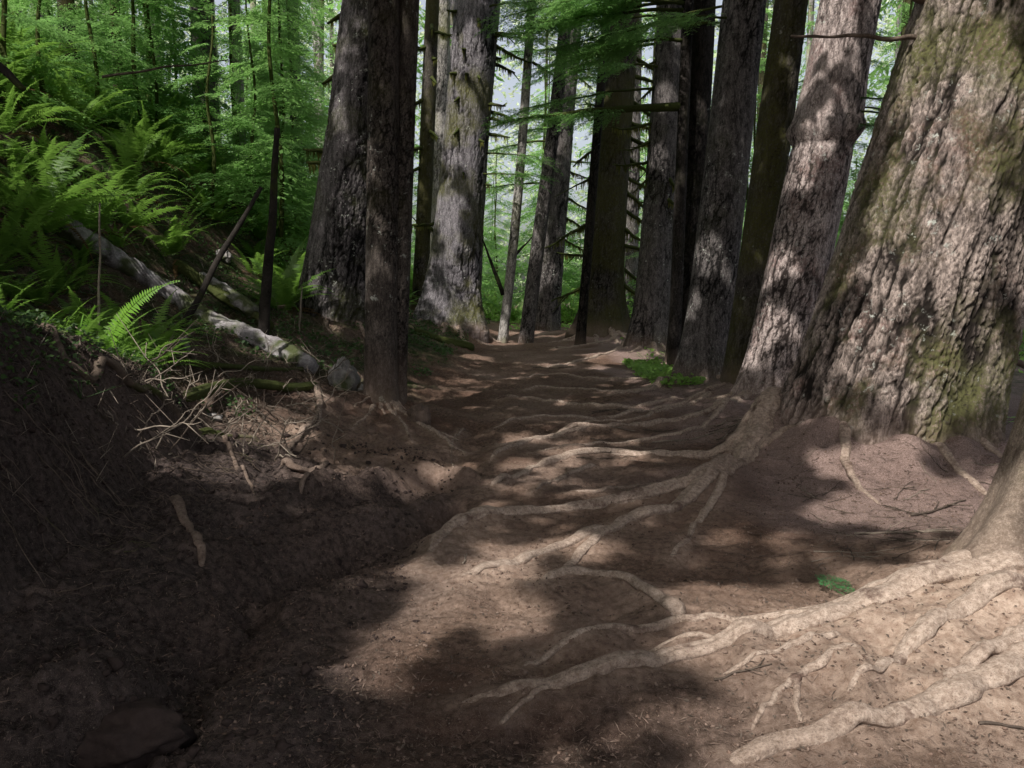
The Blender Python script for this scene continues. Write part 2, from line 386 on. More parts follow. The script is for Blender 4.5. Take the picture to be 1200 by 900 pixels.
MAT['b_moss'] = bark_mat('mossy_dark_bark', (.025, .022, .018), (.11, .095, .085), .9, (.07, .068, .022), 1.5, .5, .5, .3)
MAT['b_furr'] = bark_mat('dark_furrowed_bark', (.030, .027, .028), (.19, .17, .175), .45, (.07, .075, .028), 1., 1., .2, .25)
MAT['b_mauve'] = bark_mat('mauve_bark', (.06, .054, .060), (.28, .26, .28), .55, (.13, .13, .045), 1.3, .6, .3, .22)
MAT['b_dark'] = bark_mat('shaded_bark', (.012, .010, .009), (.05, .042, .038), .4, (.035, .035, .015), 1.3, .2, .5, .3)  # deep shade on these trunks put into the bark colour
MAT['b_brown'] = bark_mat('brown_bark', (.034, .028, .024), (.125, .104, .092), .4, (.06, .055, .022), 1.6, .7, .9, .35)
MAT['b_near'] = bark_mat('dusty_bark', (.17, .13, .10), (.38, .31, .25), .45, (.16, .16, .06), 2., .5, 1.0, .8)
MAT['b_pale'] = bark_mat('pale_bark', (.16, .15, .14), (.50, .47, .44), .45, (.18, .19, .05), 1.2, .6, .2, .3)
m = M('dusty_root'); n1 = m.noise(5, 5, .7); n2 = m.noise(38, 5, .75); n3 = m.noise(150, 3, .8)
c_ = m.mix(m.ramp(n2, .36, .64), (.17, .12, .092), (.42, .325, .265)); c_ = m.mix(m.math('MULTIPLY', m.attr('dust'), .6), c_, m.mix(m.ramp(n2, .34, .64), (.33, .245, .19), (.68, .555, .465)))
c_ = m.mix(m.ramp(n1, .56, .66), c_, (.15, .10, .08)); c_ = m.mix(m.math('MULTIPLY', m.ramp(n3, .46, .34), .6), c_, (.03, .022, .018))
c_ = m.mix(m.math('MULTIPLY', m.attr('wet_dark'), .9), c_, (.085, .06, .05))
MAT['root'] = m.finish(c_, m.bump(m.math('ADD', m.math('ADD', n2, m.math('MULTIPLY', n3, .5)), n1), 1., .008), .92, .15)
MAT['rootdark'] = wood_mat('dark_root', (.05, .038, .03), (.19, .145, .115), .15)
MAT['rootpale'] = wood_mat('bare_root', (.07, .05, .04), (.22, .165, .135), .0)
MAT['log'] = wood_mat('weathered_log', (.09, .08, .08), (.40, .375, .39), .5)
MAT['logmoss'] = wood_mat('mossy_log', (.05, .04, .03), (.15, .12, .10), 1.)
MAT['darkwood'] = wood_mat('dark_wood', (.010, .009, .008), (.045, .038, .033), .2)
MAT['twig'] = wood_mat('dead_twig_wood', (.10, .08, .065), (.38, .32, .26))
MAT['twigdark'] = wood_mat('dark_twig_wood', (.05, .038, .03), (.14, .11, .09))
MAT['mossbranch'] = wood_mat('mossy_branch', (.02, .017, .012), (.06, .05, .035), 1.)
MAT['moss'] = leaf_mat('hanging_moss', (.06, .065, .015), (.19, .19, .05), .3, .9, .3, .1)
MAT['rock'] = wood_mat('grey_rock', (.12, .115, .11), (.34, .32, .31), .15)
MAT['fern'] = leaf_mat('fern_leaf', (.045, .11, .018), (.20, .36, .06), .45)
MAT['fernbrown'] = leaf_mat('dead_fern_leaf', (.05, .03, .015), (.20, .12, .06), .2, .8, .5, .1)
MAT['fernlit'] = leaf_mat('sunlit_fern_leaf', (.14, .33, .03), (.24, .46, .05), .45, .5, .3)  # brighter copy of the fern colour with sunlight put into it
MAT['needle'] = leaf_mat('hemlock_needles', (.08, .20, .06), (.22, .40, .11), .5)
MAT['far'] = leaf_mat('hazed_far_leaves', (.10, .24, .05), (.70, .85, .50), .5, .4, .0, .6)  # pale end imitates bright haze in the leaf colour
MAT['needledark'] = leaf_mat('shaded_hemlock_needles', (.02, .07, .03), (.06, .15, .055), .35)  # darker copy of the needle colour with shade put into it
MAT['broad'] = leaf_mat('broad_leaf', (.12, .26, .04), (.30, .48, .12), .5)
MAT['cover'] = leaf_mat('ground_cover_leaf', (.02, .05, .015), (.08, .15, .04), .3, .6, .1)
MAT['shade_canopy'] = leaf_mat('shade_canopy_leaf', (.08, .12, .06), (.12, .17, .09), .3, .8, .3, .1)  # for the unseen leaves added overhead to block the sun
MAT['litter'] = wood_mat('needle_litter', (.10, .07, .055), (.30, .22, .18), 0, 1, .3)
# ------------------------------------------------------------------ ground sheet
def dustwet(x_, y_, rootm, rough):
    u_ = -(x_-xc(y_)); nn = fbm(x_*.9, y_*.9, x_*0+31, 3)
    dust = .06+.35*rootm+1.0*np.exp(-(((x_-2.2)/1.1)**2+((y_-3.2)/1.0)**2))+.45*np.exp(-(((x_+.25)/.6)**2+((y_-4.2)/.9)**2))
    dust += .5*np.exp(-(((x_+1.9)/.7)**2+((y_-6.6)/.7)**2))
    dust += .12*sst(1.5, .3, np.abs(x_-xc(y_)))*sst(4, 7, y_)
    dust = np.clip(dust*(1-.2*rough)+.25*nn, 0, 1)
    wet_dark = np.clip(.85*sst(.15, 1.0, u_+.35*nn)*sst(6.6, 5.6, y_+.6*nn)+.35*sst(1.2, 2.4, u_)+.6*np.exp(-(((x_-.2)/1.1)**2+((y_-2.55)/.45)**2))+.15*nn, 0, 1)
    wet_dark = np.maximum(wet_dark, .8*np.exp(-(((x_-1.1)/1.)**2+((y_-5.9)/.35)**2)))  # one more dark strip across the ground left of the massive fir
    dust *= 1-.85*wet_dark
    return dust, wet_dark
nc = 860
t = np.linspace(-1, 1, nc); uu = t*(.42+.58*np.abs(t)**2.2)
ys = list(np.linspace(-22, 1.6, 60)); y = 1.6
while y < 150:
    y += max(.013, .0032*y if y < 30 else .012*y); ys.append(y)
ys = np.array(ys); W = np.sqrt(6.0**2+(1.45*ys)**2)
X = uu[None]*W[:, None]; Y = np.broadcast_to(ys[:, None], X.shape)
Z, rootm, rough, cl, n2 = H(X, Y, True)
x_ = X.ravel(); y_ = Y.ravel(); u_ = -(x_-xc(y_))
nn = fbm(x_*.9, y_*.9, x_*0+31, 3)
dust, wet_dark = dustwet(x_, y_, rootm, rough)
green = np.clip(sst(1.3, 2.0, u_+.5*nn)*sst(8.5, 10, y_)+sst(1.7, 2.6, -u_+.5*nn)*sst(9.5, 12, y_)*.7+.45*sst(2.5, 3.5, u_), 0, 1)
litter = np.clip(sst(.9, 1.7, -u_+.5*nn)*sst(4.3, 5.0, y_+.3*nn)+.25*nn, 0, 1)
gm = mesh_np('ground', np.stack([x_, y_, Z], 1), grid_faces(len(ys), nc), {'dust': dust, 'wet_dark': wet_dark, 'green': green, 'litter': litter})
tag(obj('ground', gm, MAT['soil']), kind='structure')
print('ground', len(Z))
def G(x, y): return float(H([x], [y])[0])
def ghit(px, py): return hit(px, py, lambda a, b: H0(a, b))
# ------------------------------------------------------------------ trunks
def trunk(base, lean, r0, rtop, hvis, htot, flare=.25, fh=.35, lobes=(), res=.015, amp=.02, freq=6., zs=.25, seed=0, bulge=None, curve=0., bury=.5, brk=.4):
    """rings around a leaning axis, base at origin"""
    circ = 2*math.pi*(r0+.2*flare); nu = int(np.clip(circ/res, 20, 520))
    z = list(np.arange(-bury, hvis, res*1.15)); z += list(np.linspace(hvis, htot, 14))[1:]
    z = np.array(z); th = np.linspace(0, 2*math.pi, nu, endpoint=False)
    zz = np.clip(z, 0, None)
    r = r0+(rtop-r0)*zz/htot
    fl = np.exp(-np.clip(z+.12, 0, None)/fh)
    lob = np.zeros((len(z), nu))
    wav = .55+.45*noise3(np.cos(th)*1.3+seed, np.sin(th)*1.3, th*0)
    lob += fl[:, None]*flare*wav[None]
    for a, am, w in lobes:
        d = np.abs((th-a+math.pi) % (2*math.pi)-math.pi); lob += am*np.exp(-(d/w)**2)[None]*np.exp(-np.clip(z+.12, 0, None)/(fh*1.2))[:, None]
    fluting = .035*r0*noise3(np.cos(th)[None]*1.6+seed*3, np.sin(th)[None]*1.6, z[:, None]*.35)*1.5
    Rr = r[:, None]+lob+fluting
    if bulge:
        for bz, ba, bw in bulge: Rr = Rr+ba*np.exp(-((z-bz)/bw)**2)[:, None]*(.7+.6*noise3(np.cos(th)*2+seed, np.sin(th)*2, th*0+bz))[None]
    cx = lean[0]*z+curve*np.sin(z*.5+seed); cy = lean[1]*z
    cx = cx-curve*math.sin(seed); 
    X0 = Rr*np.cos(th)[None]; Y0 = Rr*np.sin(th)[None]; Z0 = np.broadcast_to(z[:, None], Rr.shape)
    k = 1/max(r0, .12)
    wx = .35*noise3(X0*freq*.5+seed, Y0*freq*.5, Z0*freq*.14)+.22*noise3(X0*freq*1.6, Y0*freq*1.6+seed, Z0*freq*.9)
    a = noise3(X0*freq+seed*5+wx, Y0*freq+wx, Z0*freq*zs)
    b = noise3(X0*freq*2.2+seed*9+wx*1.5, Y0*freq*2.2, Z0*freq*2.2*zs*1.5+11)
    b2 = noise3(X0*freq*4.6+seed*3+wx*2, Y0*freq*4.6, Z0*freq*4.6*zs*2.2+5)
    hb = noise3(X0*freq*1.6+wx*2, Y0*freq*1.6+seed, Z0*freq*1.5+wx*3)
    c = fbm(X0*freq*8, Y0*freq*8+seed, Z0*freq*8*min(1, zs*3), 2, .7)
    dp = .6+.7*sst(-.35, .35, noise3(X0*1.3+seed, Y0*1.3, Z0*.6))
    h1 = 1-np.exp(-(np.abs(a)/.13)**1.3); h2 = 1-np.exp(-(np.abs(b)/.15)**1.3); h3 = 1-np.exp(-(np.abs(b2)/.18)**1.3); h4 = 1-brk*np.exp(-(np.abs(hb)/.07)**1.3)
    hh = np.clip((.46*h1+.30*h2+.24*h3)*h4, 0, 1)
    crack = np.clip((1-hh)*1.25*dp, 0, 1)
    D = amp*(-1.15*crack*dp+.25*a+.22*c)
    Rr = Rr+D
    V = np.stack([Rr*np.cos(th)[None]+cx[:, None], Rr*np.sin(th)[None]+cy[:, None], Z0], -1).reshape(-1, 3)
    return V, grid_faces(len(z), nu, True), {'cav_shade': np.clip(1-crack+.12*c, 0, 1).ravel(), 'hgt': np.clip(Z0, 0, 9).ravel()}
TREES = {}
def lean_for(bp, toppx, toppy=0):
    T = at_depth(toppx, toppy, bp[1]); return ((T[0]-bp[0])/(T[2]-bp[2]), 0.), T[2]-bp[2]
def tree(key, name, label, base, Y, top, wpx, mat, cat='tree', group=None, htot=22, **kw):
    """base pixel (x, y) with its distance Y (None: where the ray meets the ground), top = x at y=0, wpx = width in px at mid height"""
    if Y is None: bp = ghit(*base)
    else:
        bp = at_depth(base[0], base[1], Y)
    bp = np.array([bp[0], bp[1], G(bp[0], bp[1])])
    ln, hv = lean_for(bp, top); r0 = .5*wpx/F*bp[1]
    e = empty(name, tuple(bp), label, cat, group)
    V, Fa, at = trunk(bp, ln, r0*1.06, r0*.55, hv+.6, htot, seed=len(TREES)*1.7+.3, **kw)
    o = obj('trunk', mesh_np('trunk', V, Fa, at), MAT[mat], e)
    TREES[key] = dict(e=e, bp=bp, ln=ln, r=r0, hv=hv); return e
pi = math.pi
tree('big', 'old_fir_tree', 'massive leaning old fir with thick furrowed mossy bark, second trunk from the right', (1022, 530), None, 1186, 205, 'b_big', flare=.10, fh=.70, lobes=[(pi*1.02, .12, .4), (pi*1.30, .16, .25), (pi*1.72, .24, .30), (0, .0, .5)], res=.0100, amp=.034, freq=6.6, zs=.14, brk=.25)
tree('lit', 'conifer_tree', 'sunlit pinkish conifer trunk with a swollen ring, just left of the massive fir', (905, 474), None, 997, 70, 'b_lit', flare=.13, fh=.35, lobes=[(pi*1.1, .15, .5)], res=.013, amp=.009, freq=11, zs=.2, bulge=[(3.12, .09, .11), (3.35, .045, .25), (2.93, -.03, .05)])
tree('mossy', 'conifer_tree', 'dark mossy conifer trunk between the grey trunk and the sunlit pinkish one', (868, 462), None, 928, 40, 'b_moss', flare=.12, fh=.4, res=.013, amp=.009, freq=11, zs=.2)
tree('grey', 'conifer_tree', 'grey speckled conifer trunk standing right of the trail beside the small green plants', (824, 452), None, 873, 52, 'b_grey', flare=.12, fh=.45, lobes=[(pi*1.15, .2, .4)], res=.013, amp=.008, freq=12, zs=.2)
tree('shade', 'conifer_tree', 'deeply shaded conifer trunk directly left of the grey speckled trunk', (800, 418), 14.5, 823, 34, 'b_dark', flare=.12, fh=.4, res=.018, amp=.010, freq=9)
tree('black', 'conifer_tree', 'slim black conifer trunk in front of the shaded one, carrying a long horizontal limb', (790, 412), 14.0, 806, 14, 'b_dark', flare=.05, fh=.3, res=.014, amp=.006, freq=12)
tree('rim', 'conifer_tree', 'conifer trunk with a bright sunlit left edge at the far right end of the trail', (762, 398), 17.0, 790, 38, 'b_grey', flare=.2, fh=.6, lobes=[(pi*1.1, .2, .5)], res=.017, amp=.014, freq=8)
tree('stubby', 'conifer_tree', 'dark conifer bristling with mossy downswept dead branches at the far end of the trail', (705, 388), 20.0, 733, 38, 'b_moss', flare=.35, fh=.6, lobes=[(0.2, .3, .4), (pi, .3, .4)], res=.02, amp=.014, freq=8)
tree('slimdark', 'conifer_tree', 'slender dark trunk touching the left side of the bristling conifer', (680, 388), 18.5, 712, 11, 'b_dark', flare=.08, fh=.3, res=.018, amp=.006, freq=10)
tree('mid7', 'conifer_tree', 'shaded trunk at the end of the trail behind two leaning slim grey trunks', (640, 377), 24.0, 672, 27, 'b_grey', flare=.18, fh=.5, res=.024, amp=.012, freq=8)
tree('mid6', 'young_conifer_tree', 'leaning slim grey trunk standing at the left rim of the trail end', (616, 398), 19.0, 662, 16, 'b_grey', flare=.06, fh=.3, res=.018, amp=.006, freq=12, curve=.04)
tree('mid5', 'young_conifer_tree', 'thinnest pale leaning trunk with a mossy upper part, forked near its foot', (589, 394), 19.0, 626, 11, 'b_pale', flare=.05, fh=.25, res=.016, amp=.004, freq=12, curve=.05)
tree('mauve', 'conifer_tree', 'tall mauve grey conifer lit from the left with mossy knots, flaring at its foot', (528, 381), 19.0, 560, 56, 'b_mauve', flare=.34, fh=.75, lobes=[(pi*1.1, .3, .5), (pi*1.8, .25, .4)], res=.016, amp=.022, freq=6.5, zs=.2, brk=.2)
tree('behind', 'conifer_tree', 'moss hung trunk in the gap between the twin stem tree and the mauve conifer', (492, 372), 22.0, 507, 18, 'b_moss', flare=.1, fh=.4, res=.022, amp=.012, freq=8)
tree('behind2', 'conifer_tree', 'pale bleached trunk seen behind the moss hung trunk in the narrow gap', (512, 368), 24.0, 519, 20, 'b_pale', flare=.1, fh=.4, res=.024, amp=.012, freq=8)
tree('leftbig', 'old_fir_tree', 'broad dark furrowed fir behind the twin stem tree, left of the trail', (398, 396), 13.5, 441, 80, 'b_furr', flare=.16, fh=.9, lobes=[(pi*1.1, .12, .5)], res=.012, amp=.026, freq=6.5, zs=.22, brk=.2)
# twin-stem tree
bp = ghit(446, 478); bp[2] = G(bp[0], bp[1])
e = empty('twin_stem_tree', tuple(bp), 'brown tree of two pressed together stems nearest the trail on the left', 'tree'); TREES['twin'] = dict(e=e, bp=bp, ln=(.01, 0), r=.2, hv=6)
k = bp[1]/F
for q, (bx, tx, w) in enumerate([(446, 450, 37), (463, 479, 25)]):
    b2 = at_depth(bx, 478, bp[1]+(.0 if q == 0 else .10)); b2[2] = bp[2]; ln, hv = lean_for(b2, tx)
    V, Fa, at = trunk(b2, ln, .5*w*k*1.05, .5*w*k*.6, hv+.6, 20, seed=31+q*3, flare=.05 if q == 0 else .03, fh=.35, lobes=[(pi*1.75, .06, .5)] if q == 0 else [], res=.010, amp=.0055, freq=16, zs=.4)
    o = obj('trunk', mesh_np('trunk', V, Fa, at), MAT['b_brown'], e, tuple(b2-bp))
# near right tree: base flare enters the frame
bp = np.array([2.78, 3.95, G(2.78, 3.95)]); e = empty('near_tree', tuple(bp), 'nearest trunk at the right edge of the photo, dusty flared base spreading bare roots', 'tree')
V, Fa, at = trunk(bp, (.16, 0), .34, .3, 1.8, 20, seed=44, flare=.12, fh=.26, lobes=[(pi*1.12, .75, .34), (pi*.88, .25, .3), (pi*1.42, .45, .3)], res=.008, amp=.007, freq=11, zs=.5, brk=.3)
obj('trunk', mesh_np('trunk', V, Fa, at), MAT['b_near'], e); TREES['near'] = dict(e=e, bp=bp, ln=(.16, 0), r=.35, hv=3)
# roots of the trees
def soil_attrs(V, add=.2):
    x, y = V[:, 0], V[:, 1]; u = -(x-xc(y)); ro = sst(.5, 2.2, u+.25*noise3(x, y, x*0)); d, w_ = dustwet(x, y, np.ones(len(x)), ro)
    return {'dust': np.clip(d+add, 0, 1), 'wet_dark': w_*.55, 'green': d*0, 'litter': d*0}
def root_mesh(P, r0, r1, seed, lift=.15, res=.02):
    P = resample(P[::3] if len(P) > 12 else P, res*1.2)
    n = len(P); t = np.linspace(0, 1, n)
    P = P.copy(); P[:, 0] += .015*noise3(t*9+seed, t*0, t*0+1); P[:, 1] += .02*noise3(t*11+seed, t*0+4, t*0+1)
    Q = resample(P, res); n = len(Q); t = np.linspace(0, 1, n)
    r = r0+(r1-r0)*t**.7; r *= 1+.35*noise3(t*n*res*2.2+seed, t*0, t*0)
    zz = H(Q[:, 0], Q[:, 1]); ker = np.ones(7)/7; zz = np.convolve(np.pad(zz, 3, 'edge'), ker, 'valid')
    Q[:, 2] = zz+r*(lift-.08+.60*noise3(t*n*res*1.7+seed*2, t*0+2, t*0)); end = np.maximum(sst(.86, 1, t), sst(.07, 0, t)); Q[:, 2] -= end*r*1.1
    rr = r*(1-.5*end); return tube(Q, rr*.92, max(12, int(2*pi*r0/res)), .20, 9, .72, seed)
for i, (P, rr) in enumerate(zip(rootP, ROOTS)):
    V, Fa = root_mesh(P, rr[2]*(.85 if rr[0] == 'near' else 1), rr[3], i*2.3, lift=.06 if rr[0] == 'near' else .12, res=.014 if P[:, 1].min() < 5 else .02)
    T = TREES[rr[0]]; at = soil_attrs(V, .12); V = V-T['bp'][None]
    obj('root', mesh_any('root', V, Fa, at), MAT['root'], T['e'])
for key, n_, r_, L_ in [('big', 5, .07, 1.3), ('lit', 6, .075, .7), ('mossy', 4, .05, .5), ('grey', 6, .07, .7), ('rim', 5, .08, .9), ('stubby', 6, .11, 1.2), ('mauve', 6, .11, 1.1), ('leftbig', 5, .09, .8), ('twin', 5, .035, .4), ('shade', 3, .06, .6)]:
    T = TREES[key]
    for q in range(n_):
        a = pi+pi*(q+.5+rng.uniform(-.3, .3))/n_; rb = T['r']*.85; tt = np.linspace(0, 1, 6); aa = a+rng.uniform(-.35, .35)*tt**2
        P = np.stack([T['bp'][0]+np.cos(aa)*(rb+L_*rng.uniform(.7, 1.2)*tt), T['bp'][1]+np.sin(aa)*(rb+L_*tt), 0*tt], 1); P[:, 2] = H0(P[:, 0], P[:, 1])
        V, Fa = root_mesh(P, r_*rng.uniform(.7, 1.1), r_*.2, q*3.3+r_*50, res=.022); at = soil_attrs(V, -.1)
        obj('root', mesh_any('root', V-T['bp'][None], Fa, at), MAT['root'], T['e'])
for i, (P, rr) in enumerate(zip(freeP, FREE)):
    V, Fa = root_mesh(P, rr[2]*.8, rr[3]*.6, 50+i*2.3, lift=.75, res=.014)
    o = obj('exposed_root' if 'stick' not in rr[4] else 'stick', mesh_any('exposed_root', V-P[0][None], Fa, soil_attrs(V, -.2)), MAT['rootdark' if rr[0] == 'dark' else 'root'], None, tuple(P[0]))
    tag(o, rr[4], 'root' if 'stick' not in rr[4] else 'stick')
print('trunks, roots')
# ------------------------------------------------------------------ branches on trunks
def axis_pt(T, z): return np.array([T['ln'][0]*z, 0, z])
def stub(T, z, ang, L, r, droop=.3, mat='mossbranch', tuft=True, curl=0., name='branch'):
    L = L*rng.uniform(.55, 1.2); droop = droop+rng.uniform(-.1, .45) if tuft else droop; curl = curl+(rng.uniform(-.2, .25) if tuft else 0); z = z+rng.uniform(-.12, .12)*bool(tuft)
    n = max(6, int(L/.06)); s = np.linspace(0, 1, n); d = np.array([math.cos(ang), math.sin(ang), 0])
    P = axis_pt(T, z)[None]+d[None]*(T['r']*.8+s*L)[:, None]; P[:, 2] += -droop*L*s+curl*L*s**2+.04*L*noise3(s*5+z, s*0, s*0+ang)
    P[:, 1] += .06*L*noise3(s*4+z*3, s*0+2, s*0)
    V, Fa = tube(P, r*(1-.75*s)+.004, 7, .25, 14, 1, z)
    if tuft and L > .5:
        pr = [(V, Fa)]
        for j in range(int(rng.integers(1, 4))):
            b_ = P[int(rng.integers(n//4, n-1))]; q_ = np.linspace(0, 1, 7)[:, None]; dd = d*rng.uniform(.4, 1)+rng.normal(0, .45, 3)+[0, 0, -.25]; pr.append(tube(b_[None]+q_*dd[None]*L*.45, (r*.35*(1-.7*q_[:, 0])+.003), 5, .15, 9))
        V, Fa = join(pr)
    b = obj(name, mesh_any(name, V, Fa), MAT[mat], T['e'])
    if tuft:   # moss strands hanging under the limb
        m = int(90*L); tt = rng.random(m)*.9; base = np.stack([np.interp(tt, s, P[:, k]) for k in range(3)], 1); ln = rng.uniform(.02, .11, m)*(.5+1.0*np.abs(noise3(tt*9, tt*0+z, tt*0)))*1.6
        wd = rng.uniform(.006, .02, m); a = rng.random(m)*pi; dx = np.stack([np.cos(a)*wd, np.sin(a)*wd, 0*a], 1); tip = base.copy(); tip[:, 2] -= ln+r; tip[:, :2] += rng.normal(0, .012, (m, 2))
        top = base.copy(); top[:, 2] += r*.5
        V = np.stack([top-dx, top+dx, tip+dx*.3, tip-dx*.3], 1).reshape(-1, 3); Fa = np.arange(4*m).reshape(-1, 4)
        obj('moss', mesh_np('moss', V, Fa, smooth=False), MAT['moss'], b)
    return P
def zpx(T, py): return at_depth(600, py, T['bp'][1])[2]-T['bp'][2]
T = TREES['stubby']
for i, py in enumerate([62, 88, 112, 142, 165, 182, 203, 222, 240, 262, 285, 310, 328]):
    stub(T, zpx(T, py), rng.uniform(-.5, .3), rng.uniform(.9, 1.7), .05, .25+.012*i)
for i, py in enumerate([75, 120, 170, 200, 250, 268, 300, 335]):
    stub(T, zpx(T, py), pi+rng.uniform(-.4, .4), rng.uniform(.6, 1.3), .045, .1+.015*i)
T = TREES['rim']
for py in [70, 95, 150, 170, 190, 205]: stub(T, zpx(T, py), pi+rng.uniform(-.3, .6), rng.uniform(.4, .9), .03, .35)
for py in [215, 240]: stub(T, zpx(T, py), -1.2, .35, .04, .4)
T = TREES['mauve']
for py, a, L in [(100, -1.7, .35), (150, -1.9, .3), (30, -1.4, .4), (170, -.9, .4), (85, -2.3, .3), (205, -1.5, .3), (48, -.1, .8), (160, -.15, .7), (40, -.3, .9), (68, 0, .35), (72, .2, .5), (92, -1.2, .25), (120, -2.0, .25), (122, -.5, .5), (127, -.1, .8), (140, -.2, .45), (258, 2.9, 1.3), (218, -.3, .3), (20, -2.6, .3), (60, -1.9, .2)]: stub(T, zpx(T, py), a, L, .045, .15)
T = TREES['leftbig']
for py, a, L in [(18, 3.1, .55), (82, 3.2, .3), (168, 3.1, .4), (60, 3.4, .25), (15, -1.2, .2), (86, -1.1, .25), (105, -1.0, .2), (190, 3.3, .3)]: stub(T, zpx(T, py), a, L, .05, .05)
T = TREES['behind']
for py in [30, 42, 55, 70, 95, 120, 150, 175, 200, 262]: stub(T, zpx(T, py), rng.uniform(-2.8, -.2), rng.uniform(.3, .9), .05, .2)
T = TREES['big']
stub(T, zpx(T, 46), pi*1.02, 1.0, .020, -.0, 'rootdark', False); stub(T, zpx(T, 3), pi*1.02, 1.0, .045, -.25, 'rootpale', False, -.2)
T = TREES['mid5']
stub(T, zpx(T, 300), .3, .6, .035, -1.0, 'darkwood', False); stub(T, zpx(T, 345), pi+.2, .5, .05, -2.6, 'darkwood', False); stub(T, zpx(T, 75), .2, .9, .03, .3)
stub(T, zpx(T, 20), -.1, 1.5, .02, .1)
T = TREES['mid7']
for py in [205, 230, 255, 280, 90, 60]: stub(T, zpx(T, py), rng.uniform(-.4, .2), rng.uniform(.6, 1.1), .035, .25)
# ------------------------------------------------------------------ hemlock sprays
def spray(L, leaf, seed, dens=1., droop=.25):
    r = np.random.default_rng(seed); parts = []
    nt = int(L/.055*dens**.5); s = np.linspace(.06, 1, nt)
    bx = s*L; bz = -droop*L*s**2
    C = []; D = []; S = []
    for i, q in enumerate(s):
        sg = 1 if i % 2 else -1; tl = L*.42*(1-q)**.8*r.uniform(.6, 1.2)+.05; a = sg*r.uniform(.75, 1.1)
        m = max(2, int(tl/(leaf*.42)*dens)); w = np.linspace(.1, 1, m)
        px = bx[i]+np.cos(a)*w*tl; py_ = np.sin(a)*w*tl; pz = bz[i]-droop*.6*tl*w**2+r.normal(0, .008, m)
        for g in (-1, 1):
            C.append(np.stack([px, py_, pz], 1)); ang = a+g*r.uniform(.7, 1.1, m); D.append(np.stack([np.cos(ang), np.sin(ang), -r.uniform(.0, .5, m)], 1)); S.append(leaf*(1.15-.6*w)*r.uniform(.7, 1.3, m))
    C = np.vstack(C); D = np.vstack(D); S = np.concatenate(S)[:, None]
    side = np.stack([-D[:, 1], D[:, 0], r.normal(0, .25, len(D))], 1)*.22
    V = np.stack([C, C+(D*.5+side)*S, C+D*S, C+(D*.5-side)*S], 1).reshape(-1, 3)
    Fa = np.arange(len(V)).reshape(-1, 4)
    return V, Fa
SPR = {k: [spray(1., lf, 100+k*7+i, d) for i in range(4)] for k, (lf, d) in enumerate([(.05, 1.0), (.075, .9), (.14, .7)])}
def place(VF, L, ang, pitch, pos, roll=0):
    V = rotx(VF[0]*L, roll); V = roty(V, pitch); V = rotz(V, ang); return V+np.asarray(pos)[None], VF[1]
def bough(T, z, ang, L, r, lod=0, n=10, droop=.12, mat='needledark', spread=.9, sl=.8, name='bough'):
    s = np.linspace(0, 1, 24); d = np.array([math.cos(ang), math.sin(ang), 0]); P = axis_pt(T, z)[None]+d[None]*(T['r']*.7+s*L)[:, None]
    P[:, 2] += -droop*L*s**1.5+.02*L*noise3(s*4, s*0+z, s*0)
    V, Fa = tube(P, r*(1-.85*s)+.004, 7, .15, 9, 1, z); b = obj(name, mesh_any(name, V, Fa), MAT['mossbranch'], T['e'])
    parts = []
    for i in range(n):
        q = .3+.7*(i+.5)/n+rng.uniform(-.02, .02); q = min(q, 1); p = [np.interp(q, s, P[:, k]) for k in range(3)]
        sg = 1 if i % 2 else -1; parts.append(place(SPR[lod][i % 4], sl*rng.uniform(.7, 1.2)*(1.15-.4*q), ang+sg*spread*rng.uniform(.4, 1)*(1-.5*q), rng.uniform(.0, .35), p, rng.uniform(-.4, .4)))
    V, Fa = join(parts); obj('foliage', mesh_np('foliage', V, Fa, smooth=False), MAT[mat], b)
T = TREES['black']
bough(T, zpx(T, 124), pi+.03, 2.9, .075, 0, 34, .10, 'needle', sl=.75)
for py, a, L in [(12, pi+.2, 2.6), (25, pi-.15, 2.2), (5, pi+.5, 2.4), (-20, pi-.1, 3.0), (-10, pi+.3, 2.0), (30, -.6, .9), (-15, -.5, 1.3), (48, pi+.35, 1.5), (-5, pi+.8, 1.6), (18, pi-.5, 1.8), (2, pi+.05, 2.2)]: bough(T, zpx(T, py), a, L, .03, 0, 20, .16, 'needle', sl=.9)
T = TREES['rim']
for py, a, L in [(20, pi+.2, 2.6), (50, pi-.2, 2.4), (80, pi+.5, 2.0), (105, pi+.1, 2.8), (0, pi+.4, 3.0)]: bough(T, zpx(T, py), a, L, .025, 0, 18, .16, 'needle', sl=1.0)
T = TREES['mauve']
for py, a, L in [(15, -.9, 1.6), (45, -.4, 1.3)]: bough(T, zpx(T, py), a, L, .02, 0, 12, .2, 'needle', sl=.8)
T = TREES['grey']
for py, a, L in [(5, pi-.3, 1.4), (25, pi+.5, 1.1)]: bough(T, zpx(T, py), a, L, .015, 0, 12, .15, 'needle', sl=.7)
T = TREES['mid7']
for py, a, L in [(60, pi+.4, 1.6), (140, -1.0, 1.6), (155, -2.2, 1.8), (165, pi, 2.3), (190, -.3, 1.3), (95, -.8, 1.3), (215, pi+.5, 2.6)]: bough(T, zpx(T, py), a, L, .03, 1, 12, .15, 'needle')
T = TREES['lit']
for py, a, L in [(120, -.9, .5), (135, -.8, .6), (150, -.9, .5), (128, -.5, .55)]: bough(T, zpx(T, py), a, L, .012, 0, 7, .25, 'needledark', sl=.35)
T = TREES['mauve']
for py, a, L in [(205, -.5, 1.5), (180, -.2, 1.3)]: bough(T, zpx(T, py), a, L, .02, 1, 8, .1, 'needle')
